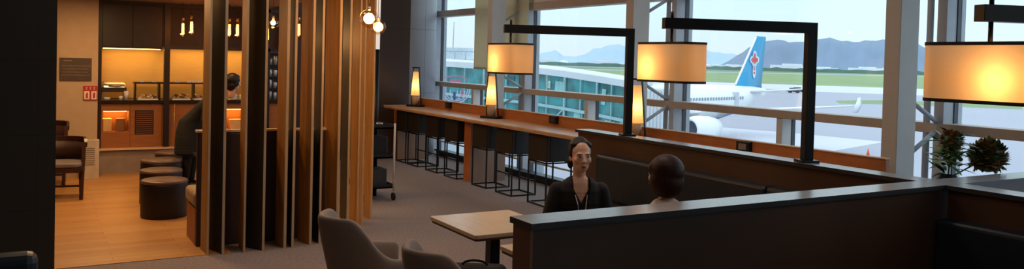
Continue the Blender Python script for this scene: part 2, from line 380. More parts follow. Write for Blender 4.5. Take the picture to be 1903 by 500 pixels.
# ------------------------------------------------------------------ wooden armchairs far left
def armchair(loc, rz, h, label):
    t = thing('armchair', label, 'chair', loc, rz, 'dark wooden armchairs by the cream wall')
    DW = mat('dark red wood', (58,30,22), .38, 0, .15, 8)
    # faces -Y locally
    b = bm_()
    for i in range(18):      # curved back and arm rail
        a0 = radians(-10+200*i/18); a1 = radians(-10+200*(i+1)/18)
        def P(a): return Vector((.29*cos(a), .27*sin(a), h-.03-(.06 if sin(a)<.3 else 0)*(1-min(1,max(0,sin(a)/.3)))))
        bar(b, P(a0), P(a1)+(P(a1)-P(a0))*.08, .035, .06)
    obj('top_rail', b, DW, t)
    b = bm_()
    N = 16; vi = []; vo = []
    for i in range(N+1):
        a = radians(15+150*i/N)
        for r,L in ((.275,vi),(.295,vo)):
            L.append((b.verts.new((r*cos(a), (r-.02)*sin(a), .46)), b.verts.new((r*cos(a), (r-.02)*sin(a), h-.05))))
    for i in range(N):
        for L in (vi,vo): b.faces.new((L[i][0],L[i+1][0],L[i+1][1],L[i][1])).smooth = True
        b.faces.new((vi[i][1],vi[i+1][1],vo[i+1][1],vo[i][1])); b.faces.new((vi[i][0],vi[i+1][0],vo[i+1][0],vo[i][0]))
    obj('backrest', b, mat('brown back padding', (60,36,30), .6), t)
    b = bm_(); prism(b, rrect(.52,.5,.1), .40,.46); obj('seat_cushion', b, mat('grey seat leather', (120,108,106), .45), t, .02)
    b = bm_()
    for s in (-1,1): box(b, s*.25-.02,s*.25+.02,-.24,.22,.36,.40)
    box(b,-.25,.25,-.26,-.22,.34,.40); box(b,-.25,.25,.2,.24,.34,.40)
    obj('seat_frame', b, DW, t)
    for sx in (-1,1):
        b = bm_(); bar(b,(sx*.26,-.24,0),(sx*.275,-.05,h-.06),.04,.045); obj('leg', b, DW, t)
        b = bm_(); bar(b,(sx*.23,.25,0),(sx*.22,.22,.5),.035,.04); obj('leg', b, DW, t)
    b = bm_()
    for s in (-1,1): bar(b,(s*.26,-.2,.14),(s*.23,.24,.14),.02,.025)
    bar(b,(-.24,.0,.14),(.24,.0,.14),.02,.025); obj('stretcher', b, DW, t)
armchair((-11.74,.25,.006), radians(84), .76, 'dark wooden armchair with grey seat pad, nearer of the pair')
armchair((-12.85,.08,.006), radians(84), .88, 'dark armchair partly hidden behind the nearer wooden one')

# ------------------------------------------------------------------ things on the cream wall
t = thing('wall_plaque', 'dark brown directory plaque on the cream wall', 'sign', (-13.49,.48,1.6))
b = bm_(); box(b,-.008,.012,-.21,.205,-.165,.165); obj('panel', b, mat('plaque brown', (70,52,42), .5), t)
LM = mat('plaque lettering', (128,108,92), .6)
b = bm_()
for c in range(4): box(b,.0125,.0135,-.16+c*.028,-.136+c*.028,.118,.132)
obj('heading', b, LM, t)
for r_ in range(4):
    y = -.18; b = bm_()
    while y < .16:
        wd = random.uniform(.012,.04); box(b,.0125,.0135,y,y+wd,.045-r_*.045,.053-r_*.045); y += wd+.006
    obj('text_line', b, LM, t)
t = thing('fire_sign', 'small red and white fire equipment sign on the cream wall', 'sign', (-13.49,.672,1.25))
b = bm_(); box(b,-.008,.008,-.095,.095,-.105,.105); obj('panel', b, mat('sign red', (170,36,26), .5), t)
b = bm_()
box(b,.0085,.0095,-.082,-.012,-.092,.03); obj('pictogram_field', b, mat('sign white', (226,206,190), .6), t)
b = bm_(); box(b,.0085,.0095,.012,.082,-.092,.03)
obj('pictogram_field', b, mat('sign white', (226,206,190), .6), t)
for yy in (-.047,.047):
    b = bm_(); box(b,.0098,.0105,yy-.014,yy+.014,-.075,-.010); box(b,.0098,.0105,yy-.006,yy+.018,-.010,.008)
    obj('pictogram', b, mat('sign red', (170,36,26), .5), t)
for i in range(3):
    b = bm_(); y0 = -.065+i*.05; box(b,.0085,.0095,y0,y0+.028,.085,.09); box(b,.0085,.0095,y0,y0+.028,.055,.06); box(b,.0085,.0095,y0+.011,y0+.017,.06,.085)
    obj('letter', b, mat('sign white', (226,206,190), .6), t)
t = thing('air_purifier', 'white upright floor unit against the cream wall', 'air purifier', (-13.38,.66,.006))
b = bm_(); prism(b, rrect(.18,.26,.03), 0,.56); obj('body', b, mat('off white plastic', (196,180,160), .5), t)
b = bm_()
for i in range(9): box(b,.0905,.094,-.07,.07,.2+i*.03,.212+i*.03)
obj('grille', b, mat('grille grey', (130,116,104), .6), t)

# ------------------------------------------------------------------ buffet
AMB = mat('buffet tile', (206,170,104), .45, 0, .05, 6, 0, (1,1,10))
DARKF = mat('buffet dark frame', (34,18,14), .4)
BCAB = mat('buffet cabinet wood', (150,92,46), .45, 0, .12, 4, 0, (1,1,6))
BX = -13.85
buf = thing('buffet_counter', 'long wooden buffet unit with lit niches and dark counter top', 'buffet', (BX,2.2,0))
b = bm_(); box(b,-14.45,-13.72,.78,5.0-1.35,0,.37); lobj('plinth', b, mat('plinth grey', (142,124,108), .6), buf)
b = bm_(); box(b,-14.45,-13.66,.78,3.65,.37,.385); lobj('ledge', b, mat('ledge cream', (214,180,140), .5), buf)
b = bm_() # carcass with two niches (front faces around the niches)
def front(y0,y1,z0,z1,x=BX,d=.04): box(b,x-d,x,y0,y1,z0,z1)
N1 = (.86,1.225,.63,.955); N2 = (2.62,3.05,.63,.97)
front(.80,3.65,.385,.63); front(.80,N1[0],.63,1.07); front(N1[1],N2[0],.63,1.07); front(N2[1],3.65,.63,1.07); front(N1[0],N1[1],N1[3],1.07); front(N2[0],N2[1],N2[3],1.07)
for N in (N1,N2):
    box(b,-14.2,-14.17,N[0],N[1],N[2],N[3]); box(b,-14.2,-13.89,N[0]-.02,N[0],N[2],N[3]); box(b,-14.2,-13.89,N[1],N[1]+.02,N[2],N[3]); box(b,-14.2,-13.89,N[0],N[1],N[2]-.02,N[2]); box(b,-14.2,-13.89,N[0],N[1],N[3],N[3]+.02)
lobj('carcass', b, BCAB, buf)
for N in (N1,N2):
    b = bm_(); box(b,-14.12,-13.95,N[0]+.02,N[1]-.02,N[3]-.012,N[3]-.002); o = lobj('strip_light', b, emit('warm strip', (255,190,100), 12), buf)
b = bm_() # vent
for i in range(11): box(b, BX+.001,BX+.012,1.325,1.565,.60+i*.033,.612+i*.033)
box(b, BX+.0005,BX+.004,1.31,1.58,.585,.965,1); lobj('vent_grille', b, [mat('vent slat', (120,74,40), .5), mat('vent dark', (30,16,10), .6)], buf)
for ys in (1.245,1.70):
    b = bm_(); box(b, BX+.0005,BX+.002,ys-.002,ys+.002,.40,1.06); lobj('door_joint', b, DARKF, buf)
b = bm_(); box(b,-14.45,-13.8,.78,3.65,1.075,1.125); lobj('worktop', b, mat('dark worktop', (38,26,22), .25), buf, .004)
b = bm_(); box(b,-14.49,-14.4,.78,3.65,1.13,1.97); lobj('backsplash', b, AMB, buf)
# overhead cabinet
oh = thing('overhead_cabinet', 'dark overhead cabinet with two doors above the buffet counter', 'cabinet', (BX,1.25,1.93))
b = bm_(); box(b,-14.45,BX-.02,.84,1.70,1.93,2.655); lobj('body', b, DARKF, oh)
for y0,y1 in ((.845,1.262),(1.27,1.695)):
    b = bm_(); box(b,BX-.02,BX,y0,y1,1.945,2.60); lobj('door', b, mat('dark cabinet door', (42,25,18), .4, 0, .2, 4, 0, (1,1,6)), oh, .004)
b = bm_(); box(b,-14.3,-14.0,.88,1.68,1.915,1.928); lobj('strip_light', b, emit('under strip', (255,194,108), 5.8), oh)
# metal framework
fr = buf
for y0,y1,z0 in ((.79,.835,.39),(1.715,1.80,.39),(3.3,3.36,.39)):
    b = bm_(); box(b,BX-.02,BX+.06,y0,y1,z0,2.66); lobj('post', b, DARKF, fr)
for z0,z1 in ((1.935,1.985),(2.59,2.64)):
    b = bm_(); box(b,BX-.02,BX+.06,1.80,3.65,z0,z1); lobj('beam', b, DARKF, fr)
b = bm_(); box(b,-14.45,BX-.02,1.80,3.3,1.955,1.975); lobj('shelf', b, DARKF, fr)
b = bm_(); box(b,-14.3,-14.0,1.84,3.28,1.94,1.953); lobj('strip_light', b, emit('under strip', (255,194,108), 5.8), fr)
b = bm_(); tube(b,(BX+.09,1.87,.39),(BX+.09,1.87,1.07),.008); lobj('rod', b, mat('brass', (190,150,90), .3, .8), fr)
# riser shelf with cards and trays
rs = thing('riser_shelf', 'low dark riser shelf running along the buffet worktop', 'shelf', (-14.1,2.2,1.125))
b = bm_(); box(b,-14.25,-13.95,1.31,3.2,1.375,1.4); lobj('board', b, DARKF, rs)
for y in (1.33,1.68,2.2,2.7,3.18):
    b = bm_(); box(b,-14.2,-14.0,y-.01,y+.01,1.125,1.375); lobj('support', b, DARKF, rs)
def card(y, wd, label):
    b = bm_(); box(b,-.004,.004,-wd/2,wd/2,0,.035); o = obj('name_card', b, PORC); o.location = (-14.0,y,1.4); tag(o,label,'card','white name cards on the riser shelf')
card(1.42,.06,'white name card nearest the chafing dish'); card(1.60,.06,'second white name card from the left on the riser')
for i,y in enumerate((1.94,2.12,2.2,2.28,2.9,2.98)): card(y,.07,'white name card, number %s along the right part of the riser' % ('one','two','three','four','five','six')[i])
# chafing dish
cd = thing('chafing_dish', 'silver roll-top chafing dish on the buffet worktop at the left', 'chafing dish', (-14.08,1.02,1.125))
b = bm_()
for j,(y0,y1) in enumerate(((-.17,.17),)):
    pr = [( .17*cos(radians(180*i/14))*1.0, .02+.17+.095*sin(radians(180*i/14))) for i in range(15)]
    A = [b.verts.new((x*.9,y0,z)) for x,z in pr]; B = [b.verts.new((x*.9,y1-.0,z)) for x,z in pr]
    for i in range(14): b.faces.new((A[i],A[i+1],B[i+1],B[i])).smooth = True
    b.faces.new(A[::-1]); b.faces.new(B)
obj('lid', b, STEEL, cd, .03)
b = bm_(); box(b,-.16,.16,-.175,.175,.12,.185); obj('pan', b, mat('dark pan', (44,34,30), .4), cd)
for sx in (-1,1):
    for sy in (-1,1):
        b = bm_(); bar(b,(sx*.14,sy*.155,0),(sx*.14,sy*.155,.12),.015,.015); obj('leg', b, STEEL, cd)
b = bm_(); tube(b,(.165,-.08,.22),(.165,.08,.22),.008); obj('handle', b, STEEL, cd)
def cup(loc, r, h, label, name='cup', m=PORC, cat='cup', grp='white cups on the buffet worktop'):
    b = bm_(); lathe(b, [(0,0),(r*.7,0),(r,h*.6),(r,h),(r*.9,h),(r*.85,h*.2),(0,h*.15)], n=18)
    o = obj(name, b, m); o.location = loc; tag(o,label,cat,grp); return o
cup((-13.92,1.19,1.125),.035,.14,'tall white pitcher beside the chafing dish','pitcher',PORC,'pitcher',None)
cup((-13.9,1.11,1.125),.03,.06,'white cup left of the tall pitcher'); cup((-13.88,.92,1.125),.045,.04,'white bowl in front of the chafing dish at the left','bowl',PORC,'bowl',None)
# trays with food
def tray(y, wd, label, seed):
    random.seed(seed)
    t = thing('food_tray', label, 'tray', (-13.98,y,1.125), 0, 'food trays on the buffet worktop')
    b = bm_(); prism(b, rrect(.22,wd,.02), 0,.02); obj('tray', b, PORC, t)
    b = bm_()
    for i in range(22): ball(b,(random.uniform(-.08,.08),random.uniform(-wd*.4,wd*.4),.03+random.uniform(0,.05)),random.uniform(.014,.03),8,(1.2,1,.7),mi=random.choice((0,0,1)))
    o = obj('food', b, [mat('food pale', (224,200,160), .6), mat('food brown', (110,70,46), .6)], t); o['kind'] = 'stuff'
tray(1.5,.3,'white tray of pastries under the riser, left of the frame post',1); tray(1.99,.28,'white tray of food just right of the frame post',2); tray(2.32,.28,'second white tray of food right of the frame post',3); tray(2.86,.3,'white tray of food seen between the first slats',4); tray(3.12,.16,'small white tray of food seen between the slats at the right',5)
for i,(y,l) in enumerate(((.93,'lit pale container in the left buffet niche'),(1.12,'brown container in the left buffet niche'))):
    b = bm_(); prism(b, rrect(.16,.13,.02), 0,.2); o = obj('container', b, mat('container pale' if i==0 else 'container brown', (214,170,110) if i==0 else (130,88,56), .5), None, .006); o.location = (-14.03,y,.632); tag(o,l,'container','containers in the lit niche')
b = bm_(); prism(b, rrect(.16,.2,.02), 0,.16); o = obj('container', b, mat('container pale', (214,170,110), .5), None, .006); o.location=(-14.03,2.86,.632); tag(o,'pale container in the right buffet niche, seen between slats','container')
# glassware rack right end
gr = thing('glass_rack', 'dark rack of glassware at the right end of the buffet', 'rack', (-14.1,3.48,1.125))
for i in range(4):
    b = bm_(); box(b,-14.3,-13.9,3.37,3.65,1.3+i*.2,1.312+i*.2); lobj('shelf', b, DARKF, gr)
b = bm_(); box(b,-14.32,-14.3,3.37,3.65,1.125,1.95); lobj('back', b, mat('blue grey back', (60,64,84), .3), gr)
kk = 0
for i in range(4):
    for j in range(3):
        kk += 1; h = random.uniform(.1,.15)
        cup((-13.97, 3.41+j*.085, 1.315+i*.2 if i<3 else 1.13), .03, h, 'clear glass in the rack, %s from the left on %s row' % (('first','second','third')[j],('the lowest shelf','the second shelf','the top shelf','the worktop')[i]), 'drinking_glass', mat('glassware', (205,215,235), .12, .3), 'glass', 'glasses in the rack')

for i,(y,l) in enumerate(((2.80,'left stack of white plates beside the leaning guest'),(2.93,'right stack of white plates beside the leaning guest'))):
    for k_ in range(7):
        b = bm_(); lathe(b,[(0,0),(.04,0),(.06,.012),(.057,.014),(.036,.005),(0,.005)],n=24); o = obj('plate', b, PORC); o.location = (-13.87,y,1.126+k_*.012+ (0 if i else .0)); tag(o, ('white plate in the left stack beside the leaning guest' if i==0 else 'white plate in the right stack beside the leaning guest')+(', lowest','','','','','',', topmost')[k_] if k_ in (0,6) else ('white plate inside the left stack beside the leaning guest' if i==0 else 'white plate inside the right stack beside the leaning guest'), 'plate', 'plates stacked on the buffet worktop')
# edison pendants above the buffet
def pend(loc, label, ln=.2):
    t = thing('filament_pendant', label, 'pendant lamp', loc, 0, 'tubular filament pendants over the buffet')
    b = bm_(); tube(b,(0,0,.1),(0,0,2.66-loc[2]),.003,n=6); obj('cord', b, BLACKM, t)
    b = bm_(); tube(b,(0,0,.05),(0,0,.1),.02); obj('socket', b, mat('brass', (190,150,90), .3, .8), t)
    b = bm_(); lathe(b,[(.018,.05),(.032,.02),(.034,-ln+.03),(.02,-ln),(0,-ln-.005)],n=16); obj('bulb', b, thinglass('bulb glass', (255,236,205), .03), t)
    b = bm_()
    for s in (-1,1): tube(b,(0,s*.009,.0),(0,s*.013,-ln+.04),.008,n=6)
    tube(b,(0,-.034,-ln+.035),(0,.014,-ln+.045),.009,n=6)
    obj('filament', b, emit('filament', (255,150,60), 28), t)
for i,(p,l) in enumerate((((-13.35,1.92,2.33),'glowing filament pendant at the left over the buffet'),((-13.25,2.03,2.36),'glowing filament pendant second from left over the buffet'),((-13.2,2.58,2.34),'filament pendant seen in the gap between first and second slats'),((-13.1,2.68,2.34),'filament pendant at the right edge of that first slat gap'),((-12.6,3.02,2.28),'filament pendant below the glowing globe behind the slats'),((-12.3,3.42,2.36),'filament pendant glimpsed through the middle slats'))):
    pend(p,l)
def globe(loc, r, label, st, ztop, off=(0,0)):
    t = thing('globe_pendant', label, 'pendant lamp', loc, 0, 'clear glass globe pendants')
    b = bm_(); tube(b,(off[0],off[1],r),(off[0],off[1],ztop-loc[2]),.0025,n=6); obj('cord', b, BLACKM, t)
    b = bm_(); tube(b,(off[0],off[1],r*.82),(off[0],off[1],r*1.25),.014); obj('socket', b, STEEL, t)
    b = bm_(); ball(b,(0,0,0),r,28); obj('globe', b, thinglass('globe glass', (255,236,214), .10), t)
    b = bm_(); ball(b,(0,0,0),r*.44,16); obj('bulb', b, emit('hot bulb', (255,214,150), st), t)
globe((-7.05,2.60,2.245), .088, 'clear glass globe pendant glowing in front of the last slats', 9, 4.4)
globe((-7.34,2.80,2.185), .075, 'smaller globe pendant just right of and below the larger one', 8, 4.4)
globe((-9.9,2.44,2.275), .07, 'globe pendant glowing behind the slats over the banquette', 9, 2.66)
light('POINT', (-7.05,2.60,2.245), 36, (255,192,112), .06)
light('POINT', (-7.34,2.80,2.185), 16, (255,192,112), .06)
light('POINT', (-9.9,2.44,2.1), 10, (255,186,110), .06)
# thin post, white above and black below
t = thing('slim_post', 'slim post, glowing white above and black below, beside the slat screen', 'post', (-10.44,3.98,0))
b = bm_(); tube(b,(0,0,0),(0,0,2.0),.03,n=16); obj('lower_tube', b, BLACKM, t)
b = bm_(); tube(b,(0,0,2.0),(0,0,4.4),.03,n=16); obj('upper_tube', b, emit('glowing white tube', (235,226,216), .75), t)  # upper tube given emission so it shows bright white

# ------------------------------------------------------------------ trolley
t = thing('service_trolley', 'black three tier service trolley right of the slat screen', 'trolley', (-10.4,3.8,0))
TX0,TX1,TY0,TY1 = -10.75,-10.03,3.66,4.09
for i,z in enumerate((.16,.56,.95)):
    b = bm_(); box(b,TX0,TX1,TY0,TY1,z,z+.02); box(b,TX0,TX1,TY0,TY0+.015,z,z+.055); box(b,TX0,TX1,TY1-.015,TY1,z,z+.055); box(b,TX0,TX0+.015,TY0,TY1,z,z+.055); box(b,TX1-.015,TX1,TY0,TY1,z,z+.055)
    lobj('tray', b, mat('trolley black', (26,26,28), .45), t)
for x in (TX0,TX1):
    for y in (TY0,TY1):
        b = bm_(); tube(b,(x,y,.12),(x,y,1.02),.014); lobj('post', b, mat('trolley alu', (214,216,216), .4, 0), t)
        b = bm_(); tube(b,(x,y-.015,.05),(x,y+.015,.05),.05,n=18); lobj('wheel', b, BLACKM, t)
def tub(loc, a, bb, h, m, label, lm=None):
    b = bm_(); prism(b, rrect(a,bb,.03), 0,h); o = obj('storage_tub', b, m, None, .01); o.location = loc; tag(o,label,'tub','tubs on the service trolley'); return o
tub((-10.4,3.87,.185),.55,.34,.22, mat('grey tub', (56,60,62), .5), 'dark grey tub on the lowest tier of the trolley')
tub((-10.4,3.87,.585),.55,.34,.25, mat('black tub', (24,24,26), .5), 'black tub on the middle tier of the trolley')
for i,(x,y,l) in enumerate(((-10.1,3.76,'small steel bowl at the left on top of the trolley'),(-10.15,3.92,'small steel bowl at the right on top of the trolley'))):
    cup((x,y,.975),.045,.05,l,'steel_bowl',STEEL,'bowl','steel bowls on the trolley')

# ------------------------------------------------------------------ window counter
ct = thing('window_counter', 'long wooden bar counter with upstand along the windows', 'counter', (-9,5.75,0))
b = bm_(); box(b,-13.96,-4.17,5.47,6.02,.972,1.02,0); lobj('countertop', b, COUNTERW, ct, .002)
b = bm_(); box(b,-13.96,-4.17,5.462,5.47,.998,1.019,0); lobj('front_edge', b, COUNTEREDGE, ct)
b = bm_(); box(b,-13.96,-4.17,6.02,6.06,.97,1.163,0); lobj('upstand', b, mat('upstand wood', (170,104,56), .4, 0, .15, 4, .02, (1,8,8)), ct)
b = bm_(); box(b,-13.96,-4.17,6.01,6.075,1.163,1.172,0); lobj('upstand_cap', b, COUNTEREDGE, ct)
for x in (-14.07,-11.16,-7.4,-4.6):
    b = bm_(); box(b,x-.11,x+.11,5.76,5.77,0,.97,0); box(b,x-.11,x+.11,5.77,6.38,0,.97 if x>-13.9 else .97,1); lobj('support_panel', b, [mat('support edge wood', (178,108,60), .45), PANELP], ct)
def outlet(x, label):
    t = thing('power_outlet', label, 'power outlet', (x,6.02,1.115), 0, 'outlets on the counter upstand')
    b = bm_(); box(b,-.085,.085,-.045,.02,-.055,.045); obj('housing', b, BLACKM, t, .006)
    b = bm_(); box(b,-.05,.05,-.049,-.0455,-.035,.025); obj('face', b, mat('outlet face', (120,112,108), .5) if x>-6 else mat('outlet dark face', (46,38,36), .5), t)
outlet(-12.35,'black power outlet box on the counter near the far lamp'); outlet(-9.11,'black power outlet box on the counter left of the partition'); outlet(-5.7,'black power outlet with pale face above the back partition')

# bar stools
def make_stool():
    t = thing('bar_stool', 'x', 'bar stool', (0,0,0), 0, 'dark bar stools along the window counter')
    UP = mat('stool upholstery', (38,35,32), .6, 0, .1, 30)
    # near (backrest) side faces -Y at y=0; width along X from -.46 to 0
    b = bm_(); box(b,-.46,0,0,.05,.585,.925); obj('backrest', b, UP, t, .012)
    for x0 in (-.46,-.045):
        b = bm_(); box(b,x0,x0+.045,.05,.40,.585,.915); obj('armrest', b, UP, t, .012)
    b = bm_(); box(b,-.415,-.045,.05,.42,.585,.68); obj('seat', b, UP, t, .02)
    for x in (-.45,-.01):
        for y in (.01,.40):
            b = bm_(); bar(b,(x,y,0),(x,y,.585),.018,.018); obj('leg', b, BLACKM, t)
    b = bm_()
    for z,nm in ((.012,'floor_frame'),(.57,'seat_frame')):
        for y in (.01,.40): bar(b,(-.45,y,z),(-.01,y,z),.018,.018)
        for x in (-.45,-.01): bar(b,(x,.01,z),(x,.40,z),.018,.018)
        obj(nm, b, BLACKM, t); b = bm_()
    bar(b,(-.45,.40,.2),(-.01,.40,.2),.018,.018); obj('footrest', b, BLACKM, t)
    return t
s0 = make_stool(); sx_ = [-13.42,-12.88,-12.1,-11.37,-10.40,-9.66,-8.78]
labs = ['bar stool farthest along the counter, beside the far end panel','second bar stool from the far end of the counter','third bar stool from the far end of the counter','bar stool just left of the middle counter support','bar stool in front of the pink beige middle support','bar stool between the support and the nearest stool','bar stool nearest the camera, left of the seated woman']
for i,x in enumerate(sx_):
    o = s0 if i == 0 else copy_tree(s0)
    o.location = (x,5.685,0); o['label'] = labs[i]

# lamps standing on the counter
def table_lamp(loc, rz, label):
    t = thing('table_lamp', label, 'lamp', loc, rz, 'glowing glass lamps on the window counter')
    b = bm_(); prism(b, rrect(.30,.16,.01), 0,.035); obj('base', b, BLACKM, t, .004)
    b = bm_(); box(b,-.07,-.03,-.04,.04,.035,.19); obj('switch_block', b, BLACKM, t, .004)
    b = bm_(); lathe(b,[(0,.035),(.062,.035),(.068,.20),(0,.20)],n=24); obj('lower_glass', b, mat('unlit frosted glass', (186,160,134), .3), t)
    b = bm_(); lathe(b,[(0,.205),(.088,.205),(.052,.63),(0,.63)],n=28); obj('lamp_shade', b, fabric_shade('lamp glass', (244,222,184)), t)
    b = bm_(); bar(b,(.12,0,.035),(.062,0,.70),.03,.012); bar(b,(-.105,0,.20),(-.062,0,.70),.018,.012); box(b,-.07,.07,-.025,.025,.69,.71); obj('frame', b, BLACKM, t)
lrot = radians(30)
table_lamp((-13.42,5.86,1.02), lrot, 'glowing glass lamp at the far end of the counter')
table_lamp((-10.62,5.87,1.02), lrot, 'glowing glass lamp on the counter under the left fabric shade')
table_lamp((-7.22,5.87,1.02), lrot, 'glowing glass lamp behind the left black lamp post')
for p in ((-13.42,5.82),(-10.62,5.82),(-7.22,5.82)): light('POINT', (p[0],p[1]+.04,1.41), 1.4, (255,212,150), .03)

# ------------------------------------------------------------------ partitions and booth sofas
PBODY = mat('partition face', (70,50,38), .36, 0, .12, 3, 0, (1,1,.4))
def cap_faces(b):
    b.normal_update()
    for f in b.faces: f.material_index = 0 if f.normal.z > .5 else 1
pt = thing('front_partition', 'long low partition wall crossing the foreground with grey cap', 'partition', (-3.3,4.5,0))
b = bm_(); box(b,-3.375,-3.215,2.02,6.95,0,1.108); lobj('panel', b, PBODY, pt)
b = bm_(); box(b,-3.395,-3.19,1.995,6.97,1.108,1.138); cap_faces(b); lobj('cap', b, [CAPM, CAPE], pt, fix=False)
b = bm_(); box(b,-3.375,-3.215,2.004,2.019,0,1.108); lobj('end_panel', b, mat('end panel wood', (128,80,54), .45, 0, .12, 3, 0, (1,1,.4)), pt)
pb = thing('back_partition', 'low partition wall with grey cap running parallel to the windows', 'partition', (-4,5.35,0))
b = bm_(); box(b,-7.5,-3.40,5.275,5.445,0,1.108); box(b,-3.185,2,5.275,5.445,0,1.108); lobj('panel', b, PBODY, pb)
b = bm_(); box(b,-7.53,-3.397,5.25,5.46,1.108,1.138); box(b,-3.188,2,5.25,5.46,1.108,1.138); cap_faces(b); lobj('cap', b, [CAPM, CAPE], pb, fix=False)
def sofa(loc, L, label):
    t = thing('booth_sofa', label, 'sofa', loc, 0, 'dark booth sofas against the back partition')
    b = bm_(); box(b,0,L,-.64,0,0,.28); obj('base', b, BLACKM, t)
    b = bm_(); n = max(1,round(L/1.3))
    for i in range(n):
        c = bm_(); box(c,i*L/n+.003,(i+1)*L/n-.003,-.66,-.14,.285,.46); obj('seat_cushion', c, SOFAM, t, .04)
        c = bm_(); box(c,i*L/n+.001,(i+1)*L/n-.001,-.16,-.003,.46,.925); obj('back_cushion', c, SOFAM, t, .03)
    b.free()
sofa((-6.95,5.272,0), 3.5, 'blue black booth sofa behind the two seated women')
sofa((-3.18,5.272,0), 3.2, 'blue black booth sofa in the right foreground booth')

# ------------------------------------------------------------------ goose-neck floor lamps with fabric shades
def arm_lamp(post, tip, z, label, bulb, rod=.06):
    dx,dy = post[0]-tip[0], post[1]-tip[1]
    t = thing('arm_lamp', label, 'lamp', (post[0],post[1],1.138), 0, 'black arm lamps with fabric drum shades')
    v = Vector((-dx,-dy,0)); L = v.length; v.normalize(); zz = z-1.138; a = math.atan2(v.y,v.x)
    R = Matrix.Rotation(a,4,'Z')
    b = bm_(); prism(b, rrect(.15,.15,.01), 0,.02, M=R); obj('foot_plate', b, BLACKM, t, .003)
    b = bm_(); box(b,-.038,.038,-.038,.038,.02,zz,M=R); obj('post', b, BLACKM, t, .003)
    b = bm_(); box(b,.038,L,-.038,.038,zz-.086,zz,M=R); obj('arm', b, BLACKM, t, .003)
    c = v*(L-.07); 
    b = bm_(); tube(b,(c.x,c.y,zz-.086-.13),(c.x,c.y,zz-.086),.012); tube(b,(c.x,c.y,zz),(c.x,c.y,zz+.05),.012)
    obj('hanging_rod', b, BLACKM, t)
    H = .315; zt = zz-.086-.105
    sh = bpy.data.objects.new('lamp_shade', None)
    pts = rrect(.62,.25,.085,8); b = bm_()
    A = [b.verts.new((c.x+x,c.y+y,zt-H+.012)) for x,y in pts]; B = [b.verts.new((c.x+x,c.y+y,zt-.012)) for x,y in pts]; n = len(pts)
    for i in range(n): b.faces.new((A[i],A[(i+1)%n],B[(i+1)%n],B[i])).smooth = True
    s = obj('lamp_shade', b, fabric_shade('shade linen', (240,214,176)), t)
    for z0,z1 in ((zt-H,zt-H+.018),(zt-.018,zt)):
        b = bm_(); o1 = [(x*1.008,y*1.015) for x,y in pts]; i1 = [(x*.985,y*.965) for x,y in pts]
        vs = [[b.verts.new((c.x+x,c.y+y,z)) for x,y in q_] for q_ in (o1,i1) for z in (z0,z1)]
        for i in range(n):
            j = (i+1)%n
            b.faces.new((vs[0][i],vs[0][j],vs[1][j],vs[1][i])); b.faces.new((vs[2][i],vs[2][j],vs[3][j],vs[3][i]))
            b.faces.new((vs[0][i],vs[0][j],vs[2][j],vs[2][i])); b.faces.new((vs[1][i],vs[1][j],vs[3][j],vs[3][i]))
        obj('shade_band', b, mat('shade trim', (26,20,18), .7), s)
    b = bm_(); bar(b,(c.x-.30,c.y,zt-.01),(c.x+.30,c.y,zt-.01),.01,.006); bar(b,(c.x,c.y-.115,zt-.01),(c.x,c.y+.115,zt-.01),.01,.006); obj('spider_bar', b, BLACKM, s)
    b = bm_(); ball(b,(c.x+bulb[0],c.y+bulb[1],zt-H*.5),.03,14); tube(b,(c.x+bulb[0],c.y+bulb[1],zt-H*.5+.03),(c.x+bulb[0],c.y+bulb[1],zt-.01),.015)
    obj('bulb', b, emit('shade bulb', (255,214,150), 4), s)
    p = (post[0]+c.x+bulb[0]*1, post[1]+c.y+bulb[1]+.0, 1.138+zt-H*.6)
    light('POINT', p, 5.4, (255,188,114), .06)
arm_lamp((-6.715,5.352),(-7.19,4.10),2.262,'arm lamp with cream drum shade at the far left end of the partition',(-.12,-.02))
arm_lamp((-4.42,5.36),(-4.875,4.21),2.262,'arm lamp with cream drum shade in front of the aircraft tail',(-.14,-.02))
arm_lamp((-1.92,5.36),(-2.375,4.14),2.245,'arm lamp with cream drum shade cut by the right edge',(.10,-.02))

# ------------------------------------------------------------------ flowers behind the partition crossing
t = thing('plant_stand', 'black pedestal hidden behind the partition crossing, under the flowers', 'pedestal', (-3.68,6.08,0))
b = bm_(); prism(b, rrect(.3,.3,.02), 0,.92); obj('body', b, BLACKM, t, .004)
b = bm_(); prism(b, rrect(.34,.34,.02), .92,.95); obj('top_plate', b, BLACKM, t)
fl = thing('flower_arrangement', 'arrangement of two rusty round flower heads with green leaves', 'flowers', (-3.68,6.08,.95))
b = bm_(); lathe(b,[(0,0),(.07,0),(.09,.05),(.08,.12),(.06,.15),(.055,.15),(.07,.1),(0,.02)],n=24); obj('vase', b, mat('dark vase', (40,44,46), .3), fl)
random.seed(11)
def leaf(b, p, d, L, wd, mi=0, curl=.2):
    d = Vector(d).normalized(); s = d.cross(Vector((0,0,1)));
    if s.length < .05: s = Vector((1,0,0))
    s.normalize(); s = (s + Vector((random.uniform(-.5,.5),random.uniform(-.5,.5),random.uniform(-.5,.5)))*.6).normalized(); nrm = s.cross(d)
    prev = None
    for i in range(6):
        u = i/5; ww = wd*sin(pi*min(1,u*.9+.08)); c = Vector(p)+d*L*u-Vector((0,0,1))*curl*L*u*u
        row = (b.verts.new(c-s*ww), b.verts.new(c+nrm*ww*.3), b.verts.new(c+s*ww))
        if prev:
            for k in range(2): f = b.faces.new((prev[k],prev[k+1],row[k+1],row[k])); f.material_index = mi; f.smooth = True
        prev = row
LV = [mat('leaf green', (84,134,70), .5, 0, .3, 12), mat('leaf yellow green', (150,166,74), .5, 0, .25, 12), mat('leaf dark', (58,88,52), .5, 0, .3, 12)]
def head_at(px, py, D): return Vector((0,0,1.9))+ray(px,py)*D
base = Vector((-3.68,6.08,.95))
H1 = head_at(1769,262,6.15)-base; H2 = head_at(1836,292,6.25)-base
